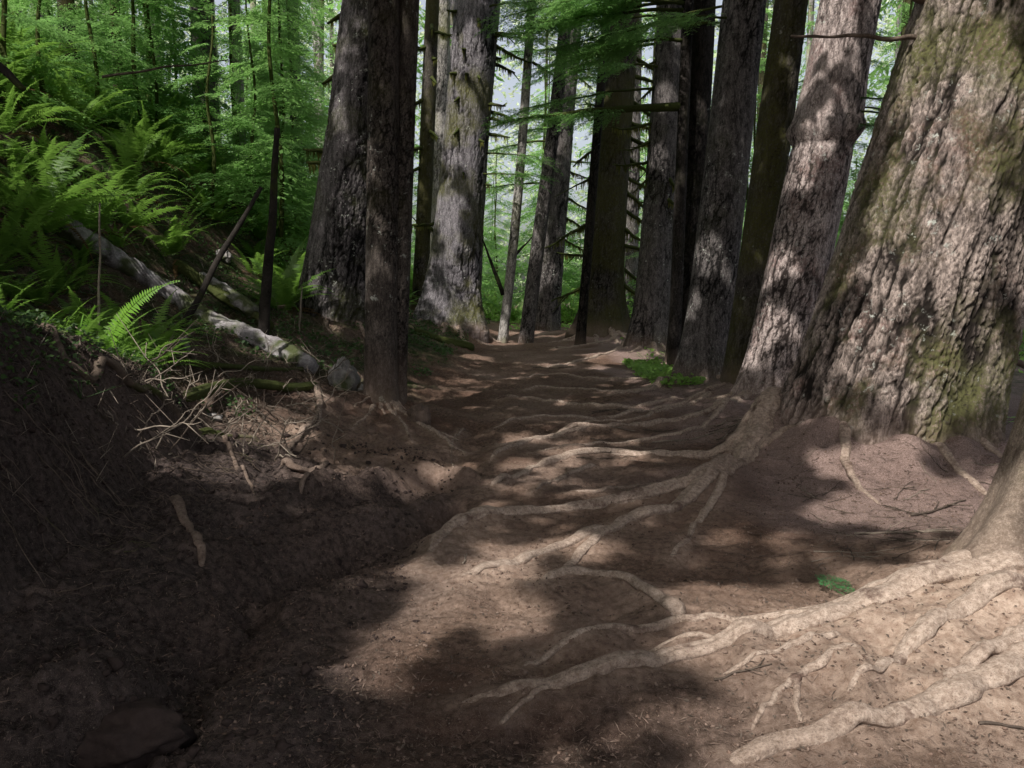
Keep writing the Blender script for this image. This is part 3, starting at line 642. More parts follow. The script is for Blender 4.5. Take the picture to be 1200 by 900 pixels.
# ------------------------------------------------------------------ background trees
def sapling_mesh(h, seed, lod, spread=1.3, low=.1, dens=5):
    r = np.random.default_rng(seed); parts = []
    n = int(h*dens); 
    for i in range(n):
        q = low+(1-low)*(i+.5)/n; z = q*h; L = spread*(1-q)**.6*r.uniform(.6, 1.15)+.2; a = i*2.4+r.uniform(-.5, .5)
        parts.append(place(SPR[lod][i % 4], L, a, r.uniform(.0, .35), (0, 0, z), r.uniform(-.3, .3)))
        if L > .9: parts.append(place(SPR[lod][(i+1) % 4], L*.6, a+.6, r.uniform(.1, .5), (math.cos(a)*L*.35, math.sin(a)*L*.35, z-.05), 0)); parts.append(place(SPR[lod][(i+2) % 4], L*.6, a-.6, r.uniform(.1, .5), (math.cos(a)*L*.35, math.sin(a)*L*.35, z-.05), 0))
    return join(parts)
def stem_mesh(h, r, seed, nu=10, bend=.15):
    s = np.linspace(0, 1, 26); P = np.stack([bend*noise3(s*2.5+seed, s*0, s*0)*2, bend*noise3(s*2.5+seed, s*0+5, s*0)*2, s*h-.3], 1)
    P[:, :2] -= P[0, :2]
    return tube(P, r*(1-.7*s)+.004+.5*r*np.exp(-s*h/.3), nu, .08, 5, 1, seed)
SAP = []
for i in range(5):
    h = [5.5, 7, 4.2, 8.5, 3.2][i]; V, Fa = sapling_mesh(h, 200+i, 1, [1.7, 1.9, 1.4, 2.1, 1.1][i], .06, 5.)
    c = mesh_np('crown', V, Fa, smooth=False); c.materials.append(MAT['needle'])
    V, Fa = stem_mesh(h, .045, i*3.); s = mesh_any('trunk', V, Fa); s.materials.append(MAT['mossbranch']); SAP.append((s, c))
def put_thing(name, meshes, loc, rz, sc, label, cat, group, names=('trunk', 'crown')):
    e = empty(name, loc, label, cat, group); e.rotation_euler = (0, 0, rz); e.scale = (sc, sc, sc)
    for me, nm in zip(meshes, names): obj(nm, me, None, e)
    return e
def taken(x, y, pad):
    return any(np.hypot(x-t['bp'][0], y-t['bp'][1]) < pad+t['r'] for t in TREES.values())
def px_of(x, y, z):
    v = np.array([x, y, z-CAMZ]); d = v@FW; return 600+F*(v@RT)/d, 450-F*(v@UP)/d
cnt = 0; tries = 0
SAPXY = []
while cnt < 135 and tries < 15000:
    tries += 1; yy = rng.uniform(14, 60); xx = rng.uniform(-.72, .75)*yy
    if yy < 24 and (xx > -3.9-(24-yy)*.05): 
        if not (xx > 4.8 and yy > 15): continue
    if -.03 < xx/yy < .16 and yy < 27: continue
    if taken(xx, yy, .8) or any(np.hypot(xx-a, yy-b) < 1.6 for a, b in SAPXY): continue
    SAPXY.append((xx, yy)); k = int(rng.integers(0, 5)); sc = rng.uniform(.75, 1.35)
    left = xx < -3 and yy < 26
    put_thing('hemlock_sapling', SAP[k], (xx, yy, G(xx, yy)), rng.uniform(0, 6.28), sc,
        'feathery young hemlock on the fern slope behind the left trees' if left else 'feathery young hemlock in the bright wood far behind the trunks', 'sapling',
        'young hemlocks on the left slope' if left else 'young hemlocks in the far wood'); cnt += 1
# far trunks
FT = []
for i in range(4):
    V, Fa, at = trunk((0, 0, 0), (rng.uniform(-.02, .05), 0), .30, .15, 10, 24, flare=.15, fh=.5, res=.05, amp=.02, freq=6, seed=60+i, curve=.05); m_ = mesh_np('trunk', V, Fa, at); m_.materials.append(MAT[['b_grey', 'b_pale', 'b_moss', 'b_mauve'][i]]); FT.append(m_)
# far trunk crowns: sparse live boughs from mid height, mostly above the frame
def far_crown(seed):
    r = np.random.default_rng(seed); parts = []
    for i in range(34):
        z = r.uniform(6, 20); a = r.uniform(0, 6.28); L = r.uniform(1.6, 3.2)*(1-(z-5)/26)
        parts.append(place(SPR[2][i % 4], L, a, r.uniform(.05, .4), (math.cos(a)*.2, math.sin(a)*.2, z), r.uniform(-.3, .3)))
    return join(parts)
FC = []
for i in range(3):
    V, Fa = far_crown(500+i); c = mesh_np('crown', V, Fa, smooth=False); c.materials.append(MAT['needle']); FC.append(c)
named = [ # pixel x, distance, scale, mat index, label
 (250, 20, 1.0, 0, 'dark tall trunk on the fern slope in the upper left'), (148, 17, .33, 2, 'thin moss covered sunlit stem in the upper left'),
 (285, 21, .55, 1, 'pale bleached trunk catching sun in the upper left'), (1046, 22, .5, 2, 'green tinted trunk showing in the gap left of the massive fir'),
 (350, 24, .6, 0, 'grey trunk half hidden by leaves just left of the broad dark fir'), (92, 15, .5, 2, 'dark trunk above the ferns near the upper left corner')]
for px, Yd, sc, mi, lab in named:
    p = at_depth(px, 300, Yd); x = p[0]; z = G(x, Yd)
    e = put_thing('conifer_tree', (FT[mi], FC[mi % 3]), (x, Yd, z), rng.uniform(0, 6), 1, lab, 'tree', None); e.scale = (sc, sc, 1)
for i, (px, Yd, k, sc) in enumerate([(60, 12.5, 2, .8), (120, 14, 0, .8), (190, 15.5, 1, .75), (255, 14.5, 2, .9), (300, 17, 0, .9), (345, 19, 1, .9), (215, 19, 3, .8), (100, 18, 3, .8), (160, 21, 1, 1), (335, 23, 3, 1), (20, 11, 4, 1), (280, 20, 2, 1.3)]):
    p = at_depth(px, 300, Yd); put_thing('hemlock_sapling', SAP[k], (p[0], Yd, G(p[0], Yd)), i*1.3, sc, 'feathery young hemlock on the fern slope behind the left trees', 'sapling', 'young hemlocks on the left slope')
FTXY = []
cnt = 0; tries = 0
while cnt < 60 and tries < 5000:
    tries += 1; yy = rng.uniform(26, 75); xx = rng.uniform(-.7, .7)*yy
    if any(np.hypot(xx-a, yy-b) < 2.2 for a, b in FTXY) or taken(xx, yy, 1): continue
    if -.06 < xx/yy < .0 and yy < 60: continue
    FTXY.append((xx, yy)); mi = int(rng.integers(0, 4)); e = put_thing('conifer_tree', (FT[mi], FC[mi % 3]), (xx, yy, G(xx, yy)), rng.uniform(-.3, .3), 1, 'distant conifer trunk in the bright wood beyond the foreground trees', 'tree', 'distant trunks in the far wood')
    s = rng.uniform(.5, 1.2); e.scale = (s, s, 1); cnt += 1
print('bg trees')
# far wood mass
def leafcloud(n, box, size, seed, flat=.4):
    r = np.random.default_rng(seed); C = r.random((n, 3))*(np.array(box[1])-box[0])+box[0]
    return leafquads(C, size, r, flat)
def leafquads(C, size, r, flat=.4, asp=.5):
    n = len(C); d = r.normal(size=(n, 3)); d[:, 2] *= flat; d /= np.linalg.norm(d, axis=1)[:, None]
    e = r.normal(size=(n, 3)); e[:, 2] *= flat; e -= (e*d).sum(1)[:, None]*d; e /= np.linalg.norm(e, axis=1)[:, None]
    s = (size*r.uniform(.6, 1.4, n))[:, None]; d = d*s*.5; e = e*s*.5*asp
    V = np.stack([C-d, C+e-d*.1, C+d, C-e-d*.1], 1).reshape(-1, 3); return V, np.arange(4*n).reshape(-1, 4)
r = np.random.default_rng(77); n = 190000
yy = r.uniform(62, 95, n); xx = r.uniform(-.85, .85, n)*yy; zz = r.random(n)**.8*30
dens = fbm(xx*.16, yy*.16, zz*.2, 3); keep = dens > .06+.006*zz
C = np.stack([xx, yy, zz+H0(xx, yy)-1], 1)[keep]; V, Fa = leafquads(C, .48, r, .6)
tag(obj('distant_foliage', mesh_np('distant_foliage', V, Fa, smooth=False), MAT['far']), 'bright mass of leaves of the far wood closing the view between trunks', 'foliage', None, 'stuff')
# ------------------------------------------------------------------ ferns
def frond(L, seed, np_=34, pin=.09, arch=.9, rise=1.15, twist=0.):
    """frond from origin, outward +x, arching up then over"""
    r = np.random.default_rng(seed); s = np.linspace(0, 1, np_); ang = rise-arch*1.45*s**1.2; ds = L/np_
    x = np.cumsum(np.cos(ang)*ds); z = np.cumsum(np.sin(ang)*ds); yv = .05*L*np.sin(s*2+seed)
    P = np.stack([x, yv, z], 1); T = np.stack([np.cos(ang), 0*ang, np.sin(ang)], 1)
    prof = np.clip(np.sin(np.clip(s*1.05+.10, 0, 1)**.75*pi)**.6, .12, 1)*pin*(L/.9)
    m = s > .10; P = P[m]; T = T[m]; prof = prof[m]; q = len(P)
    Vs = []
    for g in (-1, 1):
        side = g*(math.cos(twist)*np.tile([0, 1., 0.], (q, 1))+math.sin(twist)*np.stack([-T[:, 2], 0*T[:, 0], T[:, 0]], 1)); d = side*.95+T*.28+np.stack([0*prof, 0*prof, -.22+r.normal(0, .12, q)], 1); d /= np.linalg.norm(d, axis=1)[:, None]
        ln = (prof*r.uniform(.85, 1.1, q))[:, None]; w = T*(ds*.46)
        a = P+d*.003; Vs.append(np.stack([a-w*.8, a+d*ln*.35-w*.95, P+d*ln, a+d*ln*.35+w*.95], 1)); 
        Vs.append(np.stack([a-w*.8, a+d*ln*.35+w*.95, a+w*.8, a+w*.8], 1))
    V = np.concatenate(Vs).reshape(-1, 3); Fa = np.arange(len(V)).reshape(-1, 4)
    # rachis ribbon
    k = np.arange(q); w = np.array([0, .004, 0]); Rv = np.concatenate([P-w, P+w]); o = len(V)
    Rf = np.stack([k[:-1], k[1:], k[1:]+q, k[:-1]+q], 1)+o
    return np.vstack([V, Rv]), np.vstack([Fa, Rf])
def fern_mesh(seed, nf=17, L=.85):
    r = np.random.default_rng(seed); parts = []
    for i in range(nf):
        a = i*2.4+r.uniform(-.3, .3); l = L*r.uniform(.65, 1.15); V, Fa = frond(l, seed*50+i, int(l*36)+6, .085, r.uniform(.65, 1.15), r.uniform(.75, 1.35))
        parts.append((rotz(V, a)+np.array([.03*math.cos(a), .03*math.sin(a), 0]), Fa))
    ng = sum(len(p[1]) for p in parts)
    for i in range(4):
        a = r.uniform(0, 6.28); l = L*r.uniform(.5, .9); V, Fa = frond(l, seed*50+40+i, int(l*30)+6, .05, r.uniform(.5, .8), r.uniform(.0, .35)); parts.append((rotz(V, a)+[0, 0, .03], Fa))
    return join(parts)+(ng,)
def clean(V, Fa):  # degenerate quads (v2==v3 position) stay valid as separate verts
    return V, Fa
FERN = []
for i in range(6):
    V, Fa, ng = fern_mesh(900+i, 15+i*2, .75+.05*i); f = mesh_np('sword_fern', V, Fa, smooth=False); f.materials.append(MAT['fern']); f.materials.append(MAT['fernbrown']); f.polygons.foreach_set('material_index', (np.arange(len(f.polygons)) >= ng).astype(np.int32)); FERN.append(f)
fxy = []
def fern(x, y, sc, label, group=None, mesh=None, dz=0):
    o = bpy.data.objects.new('sword_fern', mesh or FERN[int(rng.integers(0, 6))]); COL.objects.link(o); o.location = (x, y, G(x, y)-.02+dz); o.scale = (sc,)*3
    o.rotation_euler = (rng.uniform(-.15, .15), rng.uniform(.0, .3), rng.uniform(0, 6.28)); tag(o, label, 'fern', group); fxy.append((x, y)); return o
special = [(150, 240, 1.25, 'large bright sword fern lit by the sun in the middle of the fern slope'), (225, 215, 1.0, 'sunlit sword fern right of the largest bright fern'),
 (250, 262, .95, 'silvery lit sword fern above the broken grey log'), (345, 350, 1.1, 'sword fern tucked against the left side of the broad dark fir'), (330, 300, .95, 'yellow green sword fern beside the thin dark snag'),
 (15, 150, 1.2, 'sword fern at the left photo edge under the dark curved limb'), (45, 215, 1.1, 'dark drooping sword fern at left, above the end of the grey log')]
for px, py, sc, lab in special:
    p = ghit(px, py); fern(p[0], p[1], sc, lab)
LOGPOLY = [(40, 265), (175, 330), (300, 395), (390, 450), (380, 500), (200, 480), (60, 400)]
cnt = 0; tries = 0
while cnt < 240 and tries < 20000:
    tries += 1; yy = rng.uniform(5.5, 26); xx = rng.uniform(-14, -2.9)
    if xx < -.74*yy-.6: continue
    if -xx < 4.5 and yy < 12.5: continue
    _p = px_of(xx, yy, G(xx, yy)); _l = np.interp(_p[0], [58, 150, 240, 335, 372], [272, 325, 378, 424, 450])
    if yy < 13 and 60 < _p[0] < 380 and _l-14 < _p[1] < _l+90: continue
    if any(np.hypot(xx-a, yy-b) < .42 for a, b in fxy) or taken(xx, yy, .35): continue
    fern(xx, yy, rng.uniform(.9, 1.5), 'dark green sword fern in the dense growth of the left slope', 'sword ferns covering the left slope'); cnt += 1
cnt = 0
while cnt < 48:
    yy = rng.uniform(5.4, 10.5); xx = -rng.uniform(3.0, 6.2)
    if xx < -.7*yy or any(np.hypot(xx-a, yy-b) < .3 for a, b in fxy): continue
    _p = px_of(xx, yy, G(xx, yy)); _l = np.interp(_p[0], [58, 150, 240, 335, 372], [272, 325, 378, 424, 450])
    if _p[0] > 100 and _l-25 < _p[1] < _l+75: continue
    fern(xx, yy, rng.uniform(.4, .8), 'small dark sword fern growing low among the fallen logs', 'small sword ferns among the fallen logs'); cnt += 1
cnt = 0
while cnt < 50:
    yy = rng.uniform(21, 42); xx = rng.uniform(-.06, .5)*yy if rng.random() < .75 else rng.uniform(5, 14)
    if yy < 27 and 0.2 < xx < 3.0 or taken(xx, yy, .4): continue
    fern(xx, yy, rng.uniform(.9, 1.4), 'bright fern growing on the forest floor beyond the end of the trail', 'bright ferns beyond the end of the trail'); cnt += 1
# hero fronds at left
def hero(px, py, Yd, L, ang, n, lab, pin=.07, rise=1.2, arch=.9, mat='fernlit', tilt=0, twist=0):
    p = at_depth(px, py, Yd); p[2] = G(p[0], Yd); e = empty('sword_fern', tuple(p), lab, 'fern')
    for i in range(n):
        V, Fa = frond(L*(1-.12*i), 7000+i+px, 44, pin, arch, rise, twist); V = rotx(V, tilt); V = rotz(V, ang+i*.5); obj('frond', mesh_np('frond', V, Fa, smooth=False), MAT[mat], e)
    return e
hero(122, 436, 5.9, .86, .15, 1, 'single bright yellow green frond arching in the sun on the bank', .105, 1.30, .72, twist=1.0)
hero(85, 405, 6.3, .62, .9, 2, 'upright translucent green fronds left of the bright arching frond', .12, 1.5, .35, twist=1.2)
hero(30, 330, 6.0, .35, .8, 3, 'small bright fern at the left photo edge above the bank', .09, 1.3, .7, twist=.8)
print('ferns')
# ------------------------------------------------------------------ logs, snags, sticks, rocks
def log_thing(name, pts, r0, r1, label, mat, cat='log', lift=.5, Ys=None, nf=5, split=False):
    P = np.array([at_depth(a, b, Yv) for (a, b), Yv in zip(pts, Ys)]) if Ys else polyhit(pts)
    if not Ys: P[:, 2] = H(P[:, 0], P[:, 1])+lift*r0
    Q = resample(P, .03); s = np.linspace(0, 1, len(Q)); o = P[0].copy()
    rad = r0+(r1-r0)*s; rad = rad*(1-.35*np.exp(-s*len(Q)*.03/.03)-.35*np.exp(-(1-s)*len(Q)*.03/.03))
    V, Fa = tube(Q-o, rad, 28, .24, nf*1.6, 1, r0*99)
    return tag(obj(name, mesh_any(name, V, Fa), MAT[mat], None, tuple(o)), label, cat)
log_thing('fallen_log', [(58, 272), (95, 293), (150, 325), (200, 355), (240, 378), (290, 402), (335, 424), (368, 444)], .125, .10, 'long weathered grey log fallen down the slope toward the twin stem tree', 'log', lift=.75)
log_thing('fallen_log', [(232, 340), (262, 358), (300, 385)], .09, .10, 'short pale log crossing above the long grey log, mossy at its lower end', 'log', lift=1.6)
log_thing('mossy_log', [(205, 320), (250, 352), (290, 378), (318, 395)], .10, .07, 'green mossy log lying just above the long grey log', 'logmoss', lift=1.3)
log_thing('fallen_branch', [(200, 430), (270, 437), (330, 440), (372, 440)], .03, .025, 'thin mossy branch lying below the long grey log', 'logmoss', lift=.8)
log_thing('fallen_branch', [(215, 468), (280, 462), (340, 463), (372, 462)], .05, .04, 'thick mossy branch lying level above the dead twigs', 'logmoss', lift=.8)
log_thing('fallen_log', [(485, 392), (520, 402), (555, 412)], .10, .08, 'low dark log half sunk in green plants by the trail left edge', 'logmoss', lift=.6)
def snag(name, base, top, Yd, r0, r1, label, mat, cat, top_dy=0, n=30, bend=.03):
    A = at_depth(*base, Yd); B = at_depth(*top, Yd+top_dy); A[2] = A[2] if name in ('curved_limb', 'bare_branch', 'broken_limb') else min(A[2], G(A[0], A[1]))-.05
    s = np.linspace(0, 1, n); P = A[None]*(1-s[:, None])+B[None]*s[:, None]; L = np.linalg.norm(B-A); P[:, 0] += bend*L*noise3(s*2.5+base[0], s*0, s*0)*np.sin(s*pi); P[:, 2] += bend*L*noise3(s*3+base[0], s*0+3, s*0)*np.sin(s*pi)
    V, Fa = tube(P-A, r0+(r1-r0)*s, 12, .12, 8, 1, base[0]*.1); return tag(obj(name, mesh_any(name, V, Fa), MAT[mat], None, tuple(A)), label, cat)
snag('dead_snag', (308, 385), (325, 150), 10.5, .08, .035, 'thin dark dead stem standing upright on the fern slope', 'darkwood', 'snag')
snag('leaning_pole', (196, 392), (306, 220), 8.2, .04, .022, 'thin dark pole leaning to the right over the long grey log', 'darkwood', 'branch', .8)
snag('bare_stick', (110, 330), (117, 238), 7.0, .012, .007, 'thin pale upright stick above the end of the grey log', 'twig', 'stick')
snag('bare_stick', (350, 385), (354, 335), 11.5, .018, .008, 'short white stick standing at the foot of the broad dark fir', 'twig', 'stick')
snag('curved_limb', (-60, 20), (28, 105), 6.5, .075, .022, 'dark curved limb hanging down at the upper left corner', 'darkwood', 'branch', 0, 30, .12)
snag('bare_branch', (120, 90), (268, 70), 9.5, .016, .006, 'long thin bare twig reaching across the hemlock leaves at upper left', 'twigdark', 'branch')
# overhanging grey twig among boughs behind the massive fir on the right
for i, (a, b, Yd, r0, lab) in enumerate([((1240, 440), (1172, 418), 9.5, .05, 'thick brown limb poking out right of the massive fir'), ((1230, 505), (1162, 488), 9.0, .04, 'brown broken limb low at the right photo edge behind the massive fir')]):
    snag('broken_limb', a, b, Yd, r0, r0*.6, lab, 'rootpale', 'branch')
def rock(px, py, sx, sy, sz, label, mat='rock', seed=1, Yd=None):
    p = ghit(px, py) if Yd is None else at_depth(px, py, Yd); z = G(p[0], p[1])
    th = np.linspace(0, 2*pi, 40, endpoint=False); ph = np.linspace(.02, pi-.02, 26)
    X_ = np.sin(ph)[:, None]*np.cos(th)[None]; Y_ = np.sin(ph)[:, None]*np.sin(th)[None]; Z_ = np.cos(ph)[:, None]+0*th[None]
    rr = 1+.35*fbm(X_*1.6+seed, Y_*1.6, Z_*1.6, 3); q = np.abs(noise3(X_*2+seed, Y_*2, Z_*2)); rr -= .2*q
    V = np.stack([X_*rr*sx, Y_*rr*sy, Z_*rr*sz], -1).reshape(-1, 3)
    return tag(obj('rock', mesh_np('rock', V, grid_faces(26, 40, True)), MAT[mat], None, (p[0], p[1], z+sz*.25)), label, 'rock')
rock(404, 462, .16, .15, .24, 'jagged grey rock left of the foot of the twin stem tree', seed=2)
rock(428, 468, .08, .08, .09, 'small stone between the jagged rock and the twin stem tree', seed=5)
rock(492, 500, .12, .11, .14, 'rounded brown stone right of the twin stem tree', 'rootpale', 9)
rock(262, 305, .14, .10, .12, 'pale stone showing among the ferns above the logs', seed=12); rock(215, 412, .07, .06, .09, 'small pale splintered stone under the leaning pole', seed=14)
rock(150, 860, .20, .15, .10, 'dark lump of soil at the lower left corner', 'crumb', 21); rock(250, 492, .08, .06, .04, 'flat pale stone beside the dark root on the bank', seed=16)
# stuff: dead twigs piled at left (each one separately)
for i in range(120):
    px = rng.uniform(130, 405); py = rng.uniform(405, 540)
    if py < 400+ (px-120)*.1: continue
    A = ghit(px, py); L = rng.uniform(.15, .7); a = rng.uniform(0, 6.28); up = rng.uniform(.02, .9)
    s = np.linspace(0, 1, 14)[:, None]; d = np.array([math.cos(a)*math.cos(up), math.sin(a)*math.cos(up)*.6, math.sin(up)]); P = s*d[None]*L; P[:, 2] += .05*L*noise3(s[:, 0]*3+i, s[:, 0]*0, s[:, 0]*0)*2; P[:, 0] += .05*L*noise3(s[:, 0]*3+i, s[:, 0]*0+3, s[:, 0]*0)*2
    parts = [tube(P, .0065*(1-.6*s[:, 0]), 6, 0)]
    for j in range(int(rng.integers(1, 4))):
        b = P[int(rng.integers(4, 12))]; dd = d+rng.normal(0, .5, 3); parts.append(tube(b[None]+s*dd[None]*L*.35, .004*(1-.6*s[:, 0]), 5, 0))
    V, Fa = join(parts); A[2] = G(A[0], A[1])
    tag(obj('dead_twig', mesh_any('dead_twig', V, Fa), MAT['twig' if rng.random() < .75 else 'twigdark'], None, tuple(A)), 'bleached dead twig in the tangle behind the eroded bank', 'twig', 'dead twigs tangled behind the bank')
def ground_twig(px, py, L, a, r0, label, mat='twigdark', group=None, forks=2):
    A = ghit(px, py); s = np.linspace(-.5, .5, 18); x = A[0]+s*L*math.cos(a)+.05*L*noise3(s*4+px, s*0, s*0); y = A[1]+s*L*math.sin(a)+.05*L*noise3(s*4+px, s*0+7, s*0)
    z = H(x, y); z = np.convolve(np.pad(z, 3, 'edge'), np.ones(7)/7, 'valid')+r0*1.3; P = np.stack([x, y, z], 1); parts = [tube(P, r0*(1-.5*(s+.5)), 6, .1, 20)]
    for j in range(forks):
        k = int(rng.integers(5, 14)); b = a+random.choice((-1, 1))*rng.uniform(.4, .9); l = L*.3; q = np.linspace(0, 1, 8); xx = P[k, 0]+q*l*math.cos(b); yy = P[k, 1]+q*l*math.sin(b); parts.append(tube(np.stack([xx, yy, np.maximum(H(xx, yy), P[k, 2]-.01*q)+r0*1.2+.02*q*(j % 2)], 1), r0*.6*(1-.5*q), 5, 0))
    V, Fa = join(parts); V = V-A; return tag(obj('twig', mesh_any('twig', V, Fa), MAT[mat], None, tuple(A)), label, 'twig', group)
ground_twig(1060, 632, .55, -.25, .008, 'forked pale stick lying in front of the massive fir', 'twig'); ground_twig(1100, 600, .5, .4, .009, 'dark curved twig right in the sunlit needles before the massive fir')
ground_twig(1000, 655, .45, .05, .004, 'long straight thin twig on the dark litter right of the trail', 'twig'); ground_twig(870, 812, .22, .1, .005, 'small dark twig on the foreground roots')
ground_twig(820, 520, .9, .08, .008, 'grey twig lying across the shaded soil left of the massive fir', 'twig'); ground_twig(1190, 856, .25, 0, .006, 'short dark twig at the lower right corner')
ground_twig(545, 655, .10, 1.4, .006, 'tiny curled pale rootlet on the sunlit trail', 'twig', forks=1); ground_twig(648, 432, .7, .05, .01, 'low stick across the far trail')
for i in range(60):
    px = rng.uniform(930, 1190); py = rng.uniform(555, 660)
    ground_twig(px, py, rng.uniform(.12, .4), rng.uniform(0, 3.1), rng.uniform(.002, .0045), 'fine dead twig in the needle litter before the massive fir', random.choice(('twigdark', 'twig', 'twigdark')), 'fine twigs in the litter before the massive fir')
for i in range(50):
    px = rng.uniform(830, 930) if i % 2 else rng.uniform(700, 900); py = rng.uniform(475, 545)
    ground_twig(px, py, rng.uniform(.15, .6), rng.uniform(-.5, .5), rng.uniform(.003, .007), 'grey twig in the shaded debris left of the massive fir', random.choice(('twigdark', 'twigdark', 'twig')), 'twigs in the shaded debris left of the massive fir')
# ------------------------------------------------------------------ loose litter (uncountable)
def lumps(n, cx, sx, cy, sy, smin, smax, seed, name, mat, label, cat, filt=None):
    r = np.random.default_rng(seed); x = r.uniform(*cx, n); y = cy[0]+(cy[1]-cy[0])*r.random(n)**1.4
    if filt is not None: k = filt(x, y, r); x = x[k]; y = y[k]
    n = len(x); z = H(x, y)
    base = np.array([[1, 0, 0], [0, 1, 0], [-1, 0, 0], [0, -1, 0], [0, 0, 1], [0, 0, -1]], float); F8 = np.array([[0, 1, 4], [1, 2, 4], [2, 3, 4], [3, 0, 4], [1, 0, 5], [2, 1, 5], [3, 2, 5], [0, 3, 5]])
    # subdivide once
    E = {}; V = list(base); F2 = []
    def mid(a, b):
        k = (min(a, b), max(a, b))
        if k not in E: E[k] = len(V); q = V[a]+V[b]; V.append(q/np.linalg.norm(q))
        return E[k]
    for a, b, c in F8: ab, bc, ca = mid(a, b), mid(b, c), mid(c, a); F2 += [[a, ab, ca], [ab, b, bc], [ca, bc, c], [ab, bc, ca]]
    V = np.array(V); F2 = np.array(F2); s = smin*(smax/smin)**(r.random(n)**2.2)
    Q = V[None]*(1+r.normal(0, .34, (n, len(V), 1)))*s[:, None, None]*r.uniform(.6, 1.2, (n, 1, 3)); Q[..., 2] *= .75
    Q += np.stack([x, y, z+s*.25], 1)[:, None]; Fa = (F2[None]+(np.arange(n)*len(V))[:, None, None]).reshape(-1, 3)
    tag(obj(name, mesh_np(name, Q.reshape(-1, 3), Fa), MAT[mat]), label, cat, None, 'stuff')
fr = lambda x, y: (np.abs(x) < .75*y+.4)
lumps(16000, (-3, .5), 0, (1.9, 7), 0, .003, .015, 5, 'soil_crumbs', 'crumb', 'dark crumbly soil clods strewn over the gully and trail', 'soil', lambda x, y, r: fr(x, y) & (noise3(x*1.8, y*1.8, x*0) > -.1+.5*sst(-.9, .2, x+.1)) & (x < -.25-.3*r.random(len(x))))
lumps(5000, (-1.2, 4.5), 0, (1.9, 9), 0, .003, .010, 6, 'trail_grit', 'litter', 'small pale grit and chips strewn over the trail', 'grit', lambda x, y, r: fr(x, y))
lumps(700, (-3, -.7), 0, (1.9, 7), 0, .008, .032, 11, 'soil_clods', 'crumb', 'dark clods and stones fallen into the gully below the bank', 'soil', lambda x, y, r: fr(x, y))
rr = np.random.default_rng(88); pr = []
for i in range(260):
    y0 = rr.uniform(3.3, 7.2); x0 = rr.uniform(-2.75, -1.75)-.03*y0; L = rr.uniform(.08, .35); q_ = np.linspace(0, 1, 9); a = rr.uniform(-.9, .9)
    xs = x0+q_*L*math.cos(a)+.03*noise3(q_*5+i, q_*0, q_*0); ys2 = y0+q_*L*math.sin(a)*.8+.03*noise3(q_*5+i, q_*0+3, q_*0)
    zs2 = H(xs, ys2)+.004+.03*np.sin(q_*pi)*rr.random(); zs2 = np.maximum(zs2, zs2[0]-1.3*q_*L); pr.append(tube(np.stack([xs, ys2, zs2], 1), rr.uniform(.001, .0035)*(1-.6*q_), 5, 0))
V, Fa = join(pr); tag(obj('rootlets', mesh_any('rootlets', V, Fa), MAT['rootdark']), 'thin bare rootlets hanging from the face of the eroded bank', 'rootlets', None, 'stuff')
m = M('brown_crumb'); n_ = m.noise(17, 4, .7); MAT['crumb2'] = m.finish(m.mix(m.ramp(n_, .35, .65), (.06, .040, .031), (.24, .165, .13)), m.bump(n_, .9, .006), .95, .1)
lumps(26000, (-1.6, 4.5), 0, (1.9, 9), 0, .002, .009, 8, 'trail_crumbs', 'crumb2', 'small brown soil crumbs scattered over the trodden trail', 'soil', lambda x, y, r: fr(x, y) & (noise3(x*1.4, y*1.4, x*0+3) > -.25))
def needles(n, x, y, smin, smax, w, seed, name, mat, label, lift=.004, cat='litter', tilt=.25):
    r = np.random.default_rng(seed); n = len(x); z = H(x, y)+lift; a = r.random(n)*2*pi; L = r.uniform(smin, smax, n)*.5; d = np.stack([np.cos(a)*L, np.sin(a)*L, r.normal(0, tilt, n)*L], 1); e = np.stack([-np.sin(a), np.cos(a), r.normal(0, .3, n)], 1)*(w*r.uniform(.6, 1.5, n))[:, None]
    C = np.stack([x, y, z], 1); V = np.stack([C-d-e*.6, C-d*.1-e+[0, 0, .002], C+d, C-d*.1+e+[0, 0, .002]], 1).reshape(-1, 3)
    tag(obj(name, mesh_np(name, V, np.arange(4*n).reshape(-1, 4), smooth=False), MAT[mat]), label, cat, None, 'stuff')
r = np.random.default_rng(15); n = 70000; y = 1.9+10*r.random(n)**1.5; x = r.uniform(-.72, .76, n)*y; k = (r.random(n) < .35+.9*sst(.4, 1.6, x)*sst(4.2, 5.2, y)+.15*sst(1, 2, -x))
needles(0, x[k], y[k], .015, .06, .0013, 1, 'needle_litter', 'litter', 'brown needle litter and bark flakes covering the forest floor')
n = 7000; y = 4+8*r.random(n); x = r.uniform(.9, 5.5, n); k = fr(x, y) & (noise3(x*1.3, y*1.3, x*0) > -.2)
k2 = r.random(9000); yb = 1.9+9*k2**1.4; xb = r.uniform(-.6, .72, 9000)*yb; k3 = noise3(xb*1.2, yb*1.2, xb*0+9) > -.1; xb = xb[k3]; yb = yb[k3]
needles(0, xb, yb, .008, .03, .004, 12, 'bark_flakes', 'twigdark', 'dark bark flakes and leaf scraps trodden into the trail', .003, 'litter', .4)
needles(0, x[k], y[k], .03, .14, .0022, 2, 'fine_debris', 'twigdark', 'thin dead twiglets scattered in the shade right of the trail', .008, 'litter', .12)
